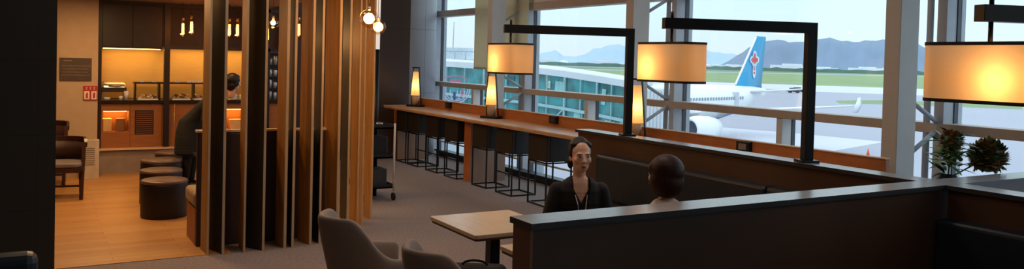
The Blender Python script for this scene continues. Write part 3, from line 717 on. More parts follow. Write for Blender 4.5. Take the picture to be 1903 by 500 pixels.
for h_ in (H1,H2):
    b = bm_(); tube(b,(0,0,.12),h_*.6+Vector((0,0,.12))*.4,.006,n=6); tube(b,h_*.6+Vector((0,0,.12))*.4,h_,.006,n=6); obj('stem', b, LV[0], fl)
FR = [mat('petal rust', (150,84,50), .7, 0, .35, 20), mat('petal olive', (140,128,60), .7, 0, .3, 20), LV[2]]
for h_,R_,k in ((H1,.10,0),(H2,.165,1)):
    b = bm_()
    for i in range(520 if k else 300):
        u = random.uniform(-.75,1); a = random.uniform(0,2*pi); rr = math.sqrt(1-u*u); d = Vector((rr*cos(a),rr*sin(a),u))
        leaf(b, h_+d*R_*.55, d+Vector((random.uniform(-.7,.7),random.uniform(-.7,.7),.3+random.uniform(-.6,.6))), R_*random.uniform(.3,.5), R_*.12, random.choice((0,0,1,2) if not k else (0,1,1,2,2)), 0)
    ball(b,h_,R_*.72,12,mi=2)
    obj('flower_head', b, FR, fl, fix=False)
b = bm_()
for i in range(90):
    a = random.uniform(0,2*pi); z = random.uniform(.12,.36); r0 = random.uniform(0,.06)
    p = Vector((r0*cos(a),r0*sin(a),z))+ (H1*.35*random.random()); d = Vector((cos(a),sin(a),random.uniform(-.1,1.1)))
    leaf(b,p,d,random.uniform(.09,.17),random.uniform(.012,.024),random.choice((0,0,1,2)),random.uniform(.1,.5))
for i in range(40):
    p = H1+Vector((random.uniform(-.07,.07),random.uniform(-.07,.07),random.uniform(-.2,-.06))); a = random.uniform(0,2*pi)
    leaf(b,p,(cos(a),sin(a),.6),random.uniform(.07,.12),.02,random.choice((0,0,1,2)),.2)
obj('foliage', b, LV, fl, fix=False)

# ------------------------------------------------------------------ lounge tables and tub chairs
def square_table(x0,x1,y0,y1,label):
    cx,cy = (x0+x1)/2,(y0+y1)/2; t = thing('cafe_table', label, 'table', (cx,cy,0), 0, 'pale square cafe tables')
    a,bb = x1-x0,y1-y0
    b = bm_(); prism(b, rrect(a,bb,.02,3), .672,.70); obj('tabletop', b, [OAK], t, .004)
    b = bm_(); prism(b, rrect(a*.97,bb*.97,.02,3), .655,.672); obj('underside', b, mat('table edge brown', (96,66,48), .5), t)
    b = bm_(); box(b,-.04,.04,-.04,.04,.02,.655); obj('pedestal', b, BLACKM, t, .003)
    b = bm_(); prism(b, rrect(.42,.42,.02), 0,.02); obj('base', b, BLACKM, t, .003)
square_table(-5.585,-4.84,2.575,3.27,'pale wooden square table beside the grey tub chairs')
square_table(-4.53,-3.79,2.585,3.14,'pale wooden square table mostly hidden behind the front partition')
def tub_chair(loc, rz, label):
    t = thing('tub_chair', label, 'chair', loc, rz, 'grey beige tub chairs at the cafe tables')
    # faces +Y; outer shell follows a rounded U, high at the back
    N = 40; b = bm_(); rows = []
    for i in range(N+1):
        s = -1+2*i/N              # -1 left arm front ... 0 back ... 1 right arm front
        a = s*radians(118)
        k = abs(s)
        px_ = sin(a)*.31; py_ = -cos(a)*.30
        if k > .62: px_ = math.copysign(.31*(1-.10*((k-.62)/.38)),s)*.97; py_ = -cos(.62*radians(118))*.30+(k-.62)/.38*.36
        h = .86 if k < .36 else .86-.27*(lambda u: u*u*(3-2*u))(min(1,(k-.36)/.38))
        h += -.0 if k<.8 else -.02*(k-.8)/.2
        out = Vector((px_,py_,0)); nrm = Vector((px_/.31,py_/.36,0)); nrm.normalize()
        row = []
        for (off,z) in ((-.055,.30),(-.045,.30+(h-.3)*.5),(-.03,h-.03),(-.018,h),(.0,h+.006),(.018,h),(.03,h-.03),(.018,.30+(h-.3)*.6),(-.01,.34),(-.05,.20)):
            lean = (z-.3)*.16*(max(0,1-k*1.3))
            row.append(b.verts.new(out+nrm*off+Vector((0,-lean,z))))
        rows.append(row)
    m = len(rows[0])
    for A,B in zip(rows,rows[1:]):
        for j in range(m): b.faces.new((A[j],A[(j+1)%m],B[(j+1)%m],B[j])).smooth = True
    b.faces.new(rows[0]); b.faces.new(rows[-1][::-1])
    o = obj('shell', b, FABG, t); ss = o.modifiers.new('sub','SUBSURF'); ss.levels = 1; ss.render_levels = 1
    b = bm_(); prism(b, rrect(.50,.52,.12), .24,.45, M=Matrix.Translation((0,.04,0))); obj('seat_cushion', b, FABG, t, .04)
    for sx in (-1,1):
        for sy in (-.18,.24):
            b = bm_(); tube(b,(sx*.19,sy,.26),(sx*.24,sy*1.15,0),.018,.011); obj('leg', b, mat('chair leg wood', (120,80,50), .5), t)
    return t
c1 = tub_chair((-5.13,1.985,0), 0, 'grey beige tub chair facing the first cafe table, left of two')
dup(c1, (-4.06,2.13,0), 0, 'grey beige tub chair nearer the partition, right of two')
# black bag between the tables
t = thing('black_bag', 'black padded bag standing under the edge of the cafe table', 'bag', (-4.6,2.45,0), radians(58))
b = bm_(); prism(b, rrect(.42,.2,.06), 0,.57); obj('body', b, BLACKC, t, .05)
b = bm_()
for i in range(8):
    a0,a1 = pi*i/8,pi*(i+1)/8; tube(b,(-.08*cos(a0),0,.57+.03*sin(a0)),(-.08*cos(a1),0,.57+.03*sin(a1)),.008,n=8)
obj('handle', b, BLACKC, t)
# dark sofa bottom-left
t = thing('lounge_sofa', 'black leather lounge chair corner in front of the dark wall', 'sofa', (-5.05,-.45,0))
b = bm_(); box(b,-.08,.08,-.75,.46,.1,.80); lobj2 = obj('backrest', b, SOFAM, t, .05)
b = bm_(); box(b,.08,.75,-.75,.46,.1,.42); obj('seat', b, SOFAM, t, .05)
for x in (-.03,.68):
    for y in (-.68,.38):
        b = bm_(); tube(b,(x,y,0),(x,y,.1),.02); obj('leg', b, BLACKM, t)

# ------------------------------------------------------------------ the airfield outside
GZ = -6.3
def gpt(px, py): p = on_z(px,py,GZ); return (p.x,p.y)
ASPH = mat('apron concrete', (158,160,170), .8, 0, .06, .02)
b = bm_(); box(b,-9000,3000,FY+.3,9000,GZ-1,GZ-.02); struct('airfield_ground', b, ASPH)
GRASS = mat('airfield grass', (126,148,98), .9, 0, .12, .03)
def patch(name, quad, m, dz):
    b = bm_(); A = [b.verts.new((x,y,GZ+dz)) for x,y in quad]; B = [b.verts.new((x,y,GZ-.02)) for x,y in quad]
    n = len(quad); b.faces.new(A)
    for i in range(n): b.faces.new((A[i],A[(i+1)%n],B[(i+1)%n],B[i]))
    struct(name, b, m)
PALE = mat('pale concrete', (196,198,206), .8, 0, .04, .05)
patch('grass_strip', [gpt(300,120.5),gpt(300,113.5),gpt(2300,154.5),gpt(2300,183)], GRASS, .0)
patch('grass_strip_far', [gpt(300,112),gpt(300,108),gpt(2300,150.5),gpt(2300,153)], mat('far grass', (108,134,98), .9, 0, .1, .03), .0)
patch('taxiway_pale', [gpt(300,126),gpt(300,121),gpt(2300,183.5),gpt(2300,199)], PALE, .0)
patch('grass_island', [gpt(1552,187),gpt(1660,186),gpt(1900,197),gpt(1900,203),gpt(1660,194),gpt(1560,192)], GRASS, .01)
patch('grass_island_far', [gpt(1150,164),gpt(1440,171),gpt(1470,166),gpt(1180,160)], GRASS, .02)
patch('apron_pale', [gpt(1330,236),gpt(1480,248),gpt(1645,264),gpt(1530,284),gpt(1380,300),gpt(1100,290),gpt(1200,240)], PALE, .01)
random.seed(3)
# treeline and low buildings far away
def strip(name, D0, px0, px1, h0, h1, m, n=140, thick=40, rough=1.0):
    b = bm_(); F = []; Bk = []
    for i in range(n+1):
        px = px0+(px1-px0)*i/n; d = ray(px,130); d.z = 0; p = d*D0; q_ = d*(D0+thick)
        h = h0+(h1-h0)*(.5+.5*sin(i*2.3)*cos(i*.91+1))*rough
        F.append((b.verts.new((p.x,p.y,GZ)),b.verts.new((p.x,p.y,GZ+h)))); Bk.append((b.verts.new((q_.x,q_.y,GZ)),b.verts.new((q_.x,q_.y,GZ+h))))
    for i in range(n):
        b.faces.new((F[i][0],F[i+1][0],F[i+1][1],F[i][1])); b.faces.new((F[i][1],F[i+1][1],Bk[i+1][1],Bk[i][1])); b.faces.new((Bk[i][1],Bk[i+1][1],Bk[i+1][0],Bk[i][0]))
    return struct(name, b, m)
strip('treeline', 1500, 700, 2300, 5, 8, mat('far trees', (104,136,122), .9, 0, .15, .02))
def far_building(px, D, wd, h, m, label, dome=False):
    d = ray(px,130); d.z = 0; p = d*D
    b = bm_()
    if dome: lathe(b,[(wd*.5,0),(wd*.46,h*.45),(wd*.32,h*.8),(0,h)],(p.x,p.y,GZ),20)
    else:
        R = Matrix.Translation((p.x,p.y,GZ))@Matrix.Rotation(radians(60),4,'Z'); box(b,-wd/2,wd/2,-8,8,0,h,0,R); box(b,-wd*.2,wd*.25,-6,6,h,h*1.25,0,R)
    tag(obj('airport_building', b, m), label, 'building', 'low white buildings across the airfield')
BW = mat('far building white', (222,228,232), .7)
far_building(1047,1900,26,11.5,BW,'white domed building across the airfield',True)
for i,(px,wd) in enumerate(((1360,60),(1395,40),(1470,90),(1530,60),(1610,80),(1665,60),(1330,30),(1120,60),(1015,40),(1800,90))):
    far_building(px,1750+40*i,wd,9+ (i%3)*2,BW,('low white building across the airfield, %s' % ['first right of the drum shade','left of the tail fin','behind the tail fin','right of the tail fin','left of the right steel column','hidden behind the right steel column','just right of the drum shade','right of the dome','left of the dome','behind the right drum shade'][i]))
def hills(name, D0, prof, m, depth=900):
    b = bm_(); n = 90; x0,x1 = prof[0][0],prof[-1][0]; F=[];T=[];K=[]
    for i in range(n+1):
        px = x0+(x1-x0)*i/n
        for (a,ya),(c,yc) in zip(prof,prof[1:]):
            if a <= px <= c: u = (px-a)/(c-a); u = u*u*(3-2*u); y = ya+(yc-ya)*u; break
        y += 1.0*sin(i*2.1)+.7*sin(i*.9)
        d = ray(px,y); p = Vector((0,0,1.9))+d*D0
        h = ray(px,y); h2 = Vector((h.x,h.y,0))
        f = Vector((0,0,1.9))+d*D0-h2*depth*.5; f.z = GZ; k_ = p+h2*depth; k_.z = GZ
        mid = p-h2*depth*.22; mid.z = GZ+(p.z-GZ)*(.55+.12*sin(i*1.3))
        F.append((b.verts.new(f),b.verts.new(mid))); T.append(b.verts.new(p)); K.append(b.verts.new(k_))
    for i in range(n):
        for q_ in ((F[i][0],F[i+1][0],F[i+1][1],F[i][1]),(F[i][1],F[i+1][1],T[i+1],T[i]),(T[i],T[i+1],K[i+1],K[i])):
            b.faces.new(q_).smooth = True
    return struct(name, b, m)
hills('hills_dark', 4200, [(1326,126),(1345,117),(1375,101),(1400,84),(1432,74),(1452,75),(1470,79),(1500,76),(1540,71),(1565,75),(1590,78),(1615,76),(1650,73),(1690,78),(1730,90),(1790,112),(1900,118),(2300,150)], mat('hazy hill blue', (116,136,156), .95, 0, .07, .004))  # distance haze put into the blue-grey base colour
hills('hills_far', 7000, [(900,112),(960,103),(1005,99),(1030,93),(1052,106),(1078,103),(1110,90),(1140,82),(1165,86),(1220,95),(1280,90),(1340,98),(1420,110),(1600,125)], mat('far hazy hill blue', (166,188,200), .95, 0, .04, .003))  # farther range paler, its haze put into the base colour

# traffic cone and vehicles
cx_,cy__ = gpt(1613,291)
t = thing('traffic_cone', 'orange traffic cone on the apron near the right steel column', 'cone', (cx_,cy__,GZ))
b = bm_(); box(b,-.25,.25,-.25,.25,0,.05); lathe(b,[(0,.05),(.17,.05),(.04,.75),(0,.75)],n=16); obj('body', b, mat('cone orange', (226,96,70), .6), t)
b = bm_(); lathe(b,[(.125,.27),(.085,.46)],n=16); obj('reflective_band', b, WHITEM, t)
for px,py,l in ((1475,172.5,'small dark vehicle on the taxiway right of the aircraft tail'),(1482,171,'second small dark vehicle on the taxiway')):
    x,y = gpt(px,py); t = thing('ground_vehicle', l, 'vehicle', (x,y,GZ), radians(60), 'small vehicles on the taxiway')
    b = bm_(); box(b,-2,2,-.8,.8,.35,1.0); box(b,-1.2,1.0,-.7,.7,1.0,1.6); obj('body', b, mat('vehicle dark', (70,82,92), .4), t, .1)
    for sx in (-1.2,1.2):
        for sy in (-.8,.8):
            b = bm_(); tube(b,(sx,sy-.1,.33),(sx,sy+.1,.33),.33); obj('wheel', b, BLACKM, t)

# ------------------------------------------------------------------ airliner
JW = mat('aircraft white', (236,240,242), .35, 0, .02, .3)
JB = mat('aircraft blue', (62,84,150), .35); JT = mat('tail blue', (30,158,204), .4, 0, .04, .3); JG = mat('aircraft grey', (150,156,164), .4)
tailp = Vector((0,0,1.9))+ray(1425,171)*101; tailp.z = 0
lat = Vector((rt.x,rt.y,0)).normalized(); dep = Vector((fw.x,fw.y,0)).normalized()
axd = (-lat*.72-dep*.694).normalized()      # tail to nose
ap = thing('airliner', 'white and blue airliner with bright blue tail fin parked on the apron', 'aircraft', (tailp.x,tailp.y,GZ), math.atan2(axd.y,axd.x))
# local: +x to nose (tail tip at 0, nose at 37.6), +y to the left of travel, z up from ground
def ring(x, cz, ry, rz, n=32): return [(x, ry*cos(2*pi*i/n), cz+rz*sin(2*pi*i/n)) for i in range(n)]
b = bm_(); secs = [(0,5.1,.12,.25),(1.2,5.0,.45,.55),(4,4.75,1.05,1.05),(8,4.25,1.65,1.65),(12,3.98,1.96,2.0),(14,3.95,1.98,2.05),(30,3.95,1.98,2.05),(33,3.85,1.85,1.92),(35.3,3.6,1.4,1.45),(36.8,3.35,.85,.85),(37.6,3.2,.15,.15)]
prev = None
for s_ in secs:
    cur = [b.verts.new(p) for p in ring(*s_)]
    if prev:
        for i in range(32): f = b.faces.new((prev[i],prev[(i+1)%32],cur[(i+1)%32],cur[i])); f.smooth = True
    prev = cur
    if s_[0] == 0: b.faces.new(cur)
b.faces.new(prev)
# belly colour below the waistline
for f in b.faces:
    c = f.calc_center_median()
    if c.z < 3.2 and c.x > 6: f.material_index = 1
obj('fuselage', b, [JW, JB], ap)
b = bm_()
for i in range(44): 
    for s_ in (-1,1): box(b, 8.5+i*.55, 8.75+i*.55, s_*1.99-.02 if i>6 else s_*(1.72+.04*i)-.02, s_*1.99+.02 if i>6 else s_*(1.74+.04*i), 4.35, 4.68)
obj('cabin_windows', b, mat('aircraft window', (150,160,176), .3), ap)
b = bm_(); box(b, 9.8,10.6,-1.92,1.92,3.5,5.2); obj('door', b, mat('door grey', (200,206,212), .4), ap)
def foil(bm, secs, mi=0):
    """loft of aerofoil sections: (leading x, y, z, chord, thickness, vertical?)"""
    prev = None
    for lx,y,z,ch,th,vert in secs:
        pts = []
        for u,t_ in ((0,0),(.08,.75),(.3,1),(.6,.75),(1,.06),(.6,-.6),(.3,-.8),(.08,-.6)):
            x = lx-u*ch; o_ = t_*th/2*ch
            pts.append((x, y+o_, z) if vert else (x, y, z+o_))
        cur = [bm.verts.new(p) for p in pts]
        if prev:
            for i in range(8): f = bm.faces.new((prev[i],prev[(i+1)%8],cur[(i+1)%8],cur[i])); f.material_index = mi; f.smooth = True
        else: bm.faces.new(cur)
        prev = cur
    bm.faces.new(prev)
b = bm_(); foil(b,[(8.6,0,5.2,7.4,.10,1),(7.4,0,6.0,6.0,.10,1),(3.0,0,11.75,2.3,.10,1),(2.9,0,11.9,2.1,.06,1)]); fin = obj('tail_fin', b, JT, ap)
b = bm_(); 
for (xa,za),(xb,zb) in (((7.45,6.0),(3.05,11.75)),): bar(b,(xa,0,za),(xb,0,zb),.10,.22,up=(0,1,0))
obj('leading_edge', b, JW, fin)
for sd in (-1,1):    # flower emblem on both sides of the fin
    b = bm_()
    def disc(x,z,rx,rz,yy,mi,n=20):
        f = b.faces.new([b.verts.new((x+rx*cos(2*pi*i/n), sd*yy, z+rz*sin(2*pi*i/n))) for i in range(n)]); f.material_index = mi
    X0,Z0 = 3.75,8.9
    for dx,dz,rx,rz in ((0,.55,.42,.6),(-.5,.1,.5,.42),(.5,.1,.5,.42),(0,-.35,.45,.5),(0,-1.3,.34,.75)): disc(X0+dx,Z0+dz,rx*1.15,rz*1.1,.305,0)
    for dx,dz,rx,rz in ((0,.5,.26,.42),(-.48,.08,.34,.26),(.48,.08,.34,.26),(0,-.1,.3,.3)): disc(X0+dx,Z0+dz,rx,rz,.315,1)
    for dz in (-1.05,-1.5): disc(X0,Z0+dz,.2,.16,.315,1)
    obj('flower_emblem', b, [mat('emblem white', (214,226,236), .5), mat('emblem red', (214,96,96), .5)], fin, fix=False)
for s_ in (-1,1):
    b = bm_(); foil(b,[(6.6,s_*.6,5.1,4.0,.1,0),(3.2,s_*6.2,5.7,1.6,.1,0)]); obj('tailplane', b, JW, ap)
    b = bm_(); foil(b,[(23.2,s_*1.6,3.0,7.6,.13,0),(20.1,s_*6.4,3.5,4.2,.12,0),(14.6,s_*16.6,4.55,1.6,.1,0),(14.5,s_*17.0,4.6,1.4,.08,0)]); wg = obj('wing', b, mat('wing grey white', (222,226,230), .35), ap)
    b = bm_(); foil(b,[(14.4,s_*17.0,3.9,1.1,.06,1),(14.0,s_*17.0,4.6,1.6,.06,1),(13.3,s_*17.0,5.4,.6,.06,1)]); obj('winglet', b, JW, wg)
    b = bm_(); ey = s_*5.75; ez = 1.85; x0 = 25.6
    pr = [(0,.98),(.25,1.2),(1.6,1.34),(3.2,1.26),(4.6,1.0),(4.65,.92)]
    prev = None
    for (u,r_) in [(1.0,.88),(.15,.90)]+pr:
        cur = [b.verts.new((x0-u, ey+r_*cos(2*pi*i/28), ez+r_*sin(2*pi*i/28))) for i in range(28)]
        if prev:
            for i in range(28): b.faces.new((prev[i],prev[(i+1)%28],cur[(i+1)%28],cur[i])).smooth = True
        prev = cur
    b.faces.new(prev); en = obj('engine', b, JW, ap)
    b = bm_(); prev=None
    f = b.faces.new([b.verts.new((x0-.9, ey+.89*cos(2*pi*i/28), ez+.89*sin(2*pi*i/28))) for i in range(28)])
    lb = [b.verts.new((x0-.55, ey, ez))]; 
    obj('fan', b, mat('fan dark', (60,66,84), .4), en, fix=False)
    b = bm_(); tube(b,(x0-4.5,ey,ez),(x0-5.5,ey,ez),.66,.3,20); obj('exhaust', b, JG, en)
    b = bm_(); foil(b,[(x0-.9,ey,ez+1.05,5.4,.09,1),(x0-2.4,ey,ez+1.85,5.4,.07,1)]); obj('pylon', b, mat('pylon grey', (180,186,192), .4), en)
for x,y in ((31.0,0),(18.6,-3.8),(18.6,3.8)):
    b = bm_(); tube(b,(x,y,.5),(x,y,2.6),.13); g_ = obj('landing_gear', b, JG, ap)
    for s_ in (-.35,.35):
        b = bm_(); tube(b,(x,y+s_-.16,.55),(x,y+s_+.16,.55),.55,n=20); obj('wheel', b, BLACKM, g_)

# ------------------------------------------------------------------ glazed boarding bridge
TEAL = mat('teal bridge glass', (50,128,132), .25, 0, .5, 1.1)
RW = mat('bridge roof white', (214,222,226), .6, 0, .03, 1)
br_ = thing('boarding_bridge', 'long boarding bridge with teal glass sides and curved white roof', 'boarding bridge', (-38,24,GZ))
def at(px, py, D): return Vector((0,0,1.9))+ray(px,py)*D
roof = [(640,104,58),(760,109,54),(830,114,51),(900,118,48),(985,124,45.5),(1050,132,44),(1110,141,42.5),(1165,150,41),(1176,152,40.7)]
b = bm_(); prev = None
for px,py,D in roof:
    p = at(px,py,D); back = Vector((-.5,.86,0))*3.0
    sec = [p+Vector((0,0,-.34)), p+Vector((0,0,0))+back*-.02, p+Vector((0,0,.10))+back*.3, p+Vector((0,0,.10))+back*.7, p+back, p+back+Vector((0,0,-.34))]
    cur = [b.verts.new(v) for v in sec]
    if prev:
        for i in range(6): b.faces.new((prev[i],prev[(i+1)%6],cur[(i+1)%6],cur[i])).smooth = (i in (1,2,3))
    else: b.faces.new(cur)
    prev = cur
b.faces.new(prev); lobj('roof', b, RW, br_)
b = bm_(); prev = None; TB = []
for px,py,D in roof:
    p = at(px,py,D); back = Vector((-.5,.86,0))*2.8; k_ = Vector((-.5,.86,0))*.12
    cur = [b.verts.new(v) for v in (p+k_+Vector((0,0,-.34)), p+k_+Vector((0,0,-4.4)), p+back+Vector((0,0,-4.4)), p+back+Vector((0,0,-.34)))]
    TB.append((p+Vector((0,0,-.34)), p+Vector((0,0,-4.4))))
    if prev:
        for i in range(4): b.faces.new((prev[i],prev[(i+1)%4],cur[(i+1)%4],cur[i]))
    else: b.faces.new(cur)
    prev = cur
b.faces.new(prev); lobj('glazing', b, TEAL, br_)
for (t0,b0),(t1,b1) in zip(TB,TB[1:]):
    b = bm_(); bar(b,t0,b0,.09,.09); bar(b,t0.lerp(b0,.42),t1.lerp(b1,.42),.10,.16); bar(b,b0,t1.lerp(b1,.42),.07,.07); bar(b,t0.lerp(t1,.5),b0.lerp(b1,.5),.05,.05); bar(b,b0,b1,.16,.2)
    lobj('truss', b, mat('bridge steel', (150,186,190), .5), br_)
random.seed(5)
for (t0,b0),(t1,b1) in zip(TB,TB[1:]):      # darker equipment and pale bands behind the glass
    b = bm_(); u = random.uniform(.15,.7)
    for k_ in range(3):
        u = random.random()*.85; z0 = random.uniform(.5,3.2); p = t0.lerp(t1,u)+Vector((-.04,.07,-z0)); d = (t1-t0).normalized()*random.uniform(.2,.7)
        bar(b,p,p+d,.03,random.uniform(.25,1.1))
    lobj('window_bay', b, mat('bridge dark bay', (32,92,104), .3, 0, .3, 2) if random.random()<.6 else mat('bridge pale bay', (132,190,190), .3, 0, .2, 2), br_)
for px in (760,985,1165):
    D = 48 if px<1000 else 41; p = at(px,200,D); b = bm_(); tube(b,(p.x-.7,p.y+1.2,GZ),(p.x-.7,p.y+1.2,-1.9),.3); lobj('leg', b, GREYST, br_)
# round emblem of red and white lines on the bridge glass
em = thing('bridge_emblem', 'round red and white line emblem on the boarding bridge glass', 'emblem', tuple(at(848,165,46.5)))
R_ = Matrix(((lat.x,0,-dep.x,0),(lat.y,0,-dep.y,0),(0,1,0,0),(0,0,0,1)))
em.matrix_world = Matrix.Translation(at(848,165,46.5)) @ R_
def arc(b, cx, cy, rx, ry, a0, a1, wd, mi, n=24):
    pr = None
    for i in range(n+1):
        a = radians(a0+(a1-a0)*i/n); p = Vector((cx+rx*cos(a), cy+ry*sin(a), 0))
        if pr: bar(b, pr, p, wd, .04, mi, up=(0,0,1))
        pr = p
EW, ER, EB = mat('emblem line white', (190,176,200), .5), mat('emblem line red', (190,96,130), .5), mat('emblem navy', (50,60,120), .5)
b = bm_()
arc(b,0,.0,.78,.80,175,365,.06,0); arc(b,0,0,.66,.68,180,360,.05,0); arc(b,-.05,-.1,.3,.55,180,360,.05,0); arc(b,.28,0,.22,.6,190,350,.05,0)
obj('white_lines', b, EW, em)
b = bm_(); arc(b,-.05,.35,.72,.40,20,170,.06,1); arc(b,-.05,.42,.3,.08,0,360,.09,1,16); bar(b,(-.75,.12,0),(.78,.1,0),.06,.04,1); bar(b,(.3,.1,0),(.35,-.4,0),.06,.04,1)
obj('red_lines', b, [ER,ER], em)
b = bm_(); bar(b,(-.1,-.2,0),(-.1,-.66,0),.14,.04); obj('navy_mark', b, EB, em)
# white rooftop plant and mast on the building beyond
t = thing('rooftop_unit', 'white rooftop structure with railing left above the boarding bridge', 'rooftop structure', tuple(at(812,112,66)), math.atan2(lat.y,lat.x))
b = bm_(); box(b,-4.2,3.6,-2,2,-8,.15); obj('roof_slab', b, RW, t)
b = bm_(); prism(b, rrect(3.2,3,.7), .15,1.05, M=Matrix.Translation((1.3,0,0))); obj('housing', b, mat('rooftop white', (206,216,222), .6), t)
b = bm_()
for i in range(9): tube(b,(-3.5+i*.85,-2,.15),(-3.5+i*.85,-2,.75),.03,n=6)
tube(b,(-3.5,-2,.75),(3.3,-2,.75),.03,n=6); obj('railing', b, mat('rail grey', (160,176,184), .5), t)
b = bm_(); tube(b,(1.35,-1,1.0),(1.4,-1,3.1),.035,n=6); obj('mast', b, mat('rail grey', (160,176,184), .5), t)
# white ribbed jet bridge cab between bridge and aircraft
t = thing('bridge_cabin', 'white ribbed boarding bridge cabin behind the middle steel column', 'boarding bridge', tuple(at(1228,205,40)), math.atan2(lat.y,lat.x))
b = bm_(); box(b,-1.0,.95,-1.3,1.3,-1.5,1.15); obj('cabin', b, RW, t, .1)
b = bm_()
for i in range(11): box(b,-.95+i*.17,-.91+i*.17,-1.34,-1.3,-1.4,1.0)
obj('ribs', b, mat('rib grey', (176,186,194), .6), t)
b = bm_(); tube(b,(-.5,0,-8.1+ .0),(-.5,0,-1.4),.3); obj('leg', b, GREYST, t)

# ------------------------------------------------------------------ added fill lights at ceiling height (above the frame)
def ceiling_fill(x, y, z, e, rgb, size): light('AREA', (x,y,z), e, rgb, size)  # unseen area light put in to lift the dim interior
for x,y,e in ((-11.5,4.2,34),(-7.6,.8,30),(-5.5,3.4,34),(-2.5,2.5,12),(1,1,10)): ceiling_fill(x,y,4.3,e,(255,232,212),1.0)
for x,y,e in ((-12.2,.6,30),(-10.4,.6,34),(-11.5,2.3,16)): ceiling_fill(x,y,2.62,e,(255,204,142),.3)
ceiling_fill(-9.0,.9,2.62,14,(255,178,104),.2)

# ------------------------------------------------------------------ people
def remesh(name, bm, m, parent, vox, smooth=4, sub=0):
    o = obj(name, bm, m, parent)
    r = o.modifiers.new('remesh','REMESH'); r.mode = 'VOXEL'; r.voxel_size = vox; r.use_smooth_shade = True
    if smooth: q = o.modifiers.new('smooth','SMOOTH'); q.factor = .5; q.iterations = smooth
    return o
def chain(b, pts):      # pts: list of (pos, radius)
    for (p0,r0),(p1,r1) in zip(pts,pts[1:]): capsule(b,p0,p1,r0,r1)
def hand(b, wrist, d, up_, side):
    """palm and five curled fingers; d = direction of the hand, up_ = back of the hand, side = thumb side"""
    d = Vector(d).normalized(); u = Vector(up_).normalized(); s_ = Vector(side).normalized(); w_ = Vector(wrist)
    for k_ in (-.024,-.008,.008,.024): capsule(b, w_+s_*k_*.6, w_+d*.085+s_*k_*1.25, .0135, .012, 8)
    for k_,L in ((.030,.072),(.010,.08),(-.010,.074),(-.030,.058)):
        p = w_+d*.088+s_*k_
        q1 = p+(d*.9-u*.25)*L*.45; q2 = q1+(d*.6-u*.75)*L*.32; q3 = q2+(d*.15-u*.95)*L*.25
        capsule(b,p,q1,.0088,.0082,8); capsule(b,q1,q2,.0082,.0076,8); capsule(b,q2,q3,.0076,.0066,8)
    p = w_+d*.03+s_*.028; q1 = p+(d*.6+s_*.6-u*.3)*.042; q2 = q1+(d*.9+s_*.1-u*.35)*.034
    capsule(b,p,q1,.0115,.0095,8); capsule(b,q1,q2,.0095,.008,8)
def head_shape(b, T, turn=0.):
    """head facing -Y about the point T = centre of the head, radius-like scale 1 = 0.235 m tall"""
    R = Matrix.Rotation(turn,4,'Z')
    def P(x,y,z): return T+(R@Vector((x,y,z)))
    def E(c, r, s): ball(b, P(*c), r, 22, s, M=R.to_3x3())
    E((0,.018,.03),.094,(.82,1.02,.98)); E((0,-.018,-.012),.078,(.86,.98,1.12))
    E((0,-.036,-.066),.052,(.94,.96,.92)); E((0,-.058,-.094),.022,(1.1,.9,.8))
    for s_ in (-1,1):
        E((s_*.036,-.058,-.022),.030,(1.0,.8,.9)); E((s_*.038,-.016,-.058),.032,(.7,1.2,.9))
        E((s_*.075,.012,-.012),.022,(.35,.75,1.25))
        E((s_*.030,-.076,.026),.022,(1.1,.55,.45))
    capsule(b, P(0,-.084,.014), P(0,-.104,-.026), .0085, .0125, 12)
    for s_ in (-1,1): E((s_*.012,-.096,-.030),.009,(1,1,.8))
    E((0,-.088,-.060),.019,(1.15,.7,.35)); E((0,-.084,-.071),.018,(1.0,.7,.4))
    capsule(b, P(0,.03,-.06), T+Vector((0,.035,-.17)), .046, .050)
    return P, R
def face_bits(P, R, par, gaze=0):
    def E(nm, c, r, s, m):
        b = bm_(); ball(b, P(*c), r, 16, s, M=R.to_3x3()); obj(nm, b, m, par)
    EYEW = mat('eye white', (222,214,206), .3); IR = mat('iris dark', (34,22,18), .2)
    for s_ in (-1,1):
        E('eyeball',(s_*.031,-.083,.004),.0125,(1.15,.5,.48),EYEW)
        E('iris',(s_*.031+gaze,-.0885,.004),.0062,(1,.4,.85),IR)
        b = bm_()
        prev = None
        for i in range(7):
            u = i/6; p = P(s_*(.014+.034*u), -.0935+.014*u*u, .0225+.006*sin(pi*u*.8)); 
            if prev: capsule(b,prev,p,.0026,.0022,6)
            prev = p
        obj('eyebrow', b, HAIRB, par)
        b = bm_(); prev = None
        for i in range(7):
            u = i/6; p = P(s_*(.016+.030*u), -.0905+.008*u*u, .0095+.0015*sin(pi*u)); 
            if prev: capsule(b,prev,p,.0017,.0014,6)
            prev = p
        obj('eyelash', b, HAIRB, par)
    LIP = mat('lip', (150,70,64), .4)
    E('lips',(0,-.1005,-.0605),.0175,(1.2,.32,.26),LIP); E('lips',(0,-.098,-.0685),.0155,(1.1,.36,.34),LIP)
def torso_pts(b, lean, g=0., wS=.165):
    """seated trunk from pelvis (0,0,.55) to the shoulders; lean = forward shift at the shoulders; g = garment thickness"""
    secs = [(.52,0,.165,.125),(.60,0,.158,.118),(.70,.0,.138,.102),(.80,0,.140,.106),(.90,0,.155,.112),(.98,0,.152,.098),(1.03,0,.118,.078),(1.06,.01,.075,.06)]
    for (z0,y0,a0,c0),(z1,y1,a1,c1) in zip(secs,secs[1:]):
        for k_ in range(3):
            u = k_/3; z = z0+(z1-z0)*u; a = a0+(a1-a0)*u+g; c = c0+(c1-c0)*u+g
            yy = -lean*((z-.52)/.54)
            ball(b,(0,yy+y0,z),.05,20,(a/.05,c/.05,.9))
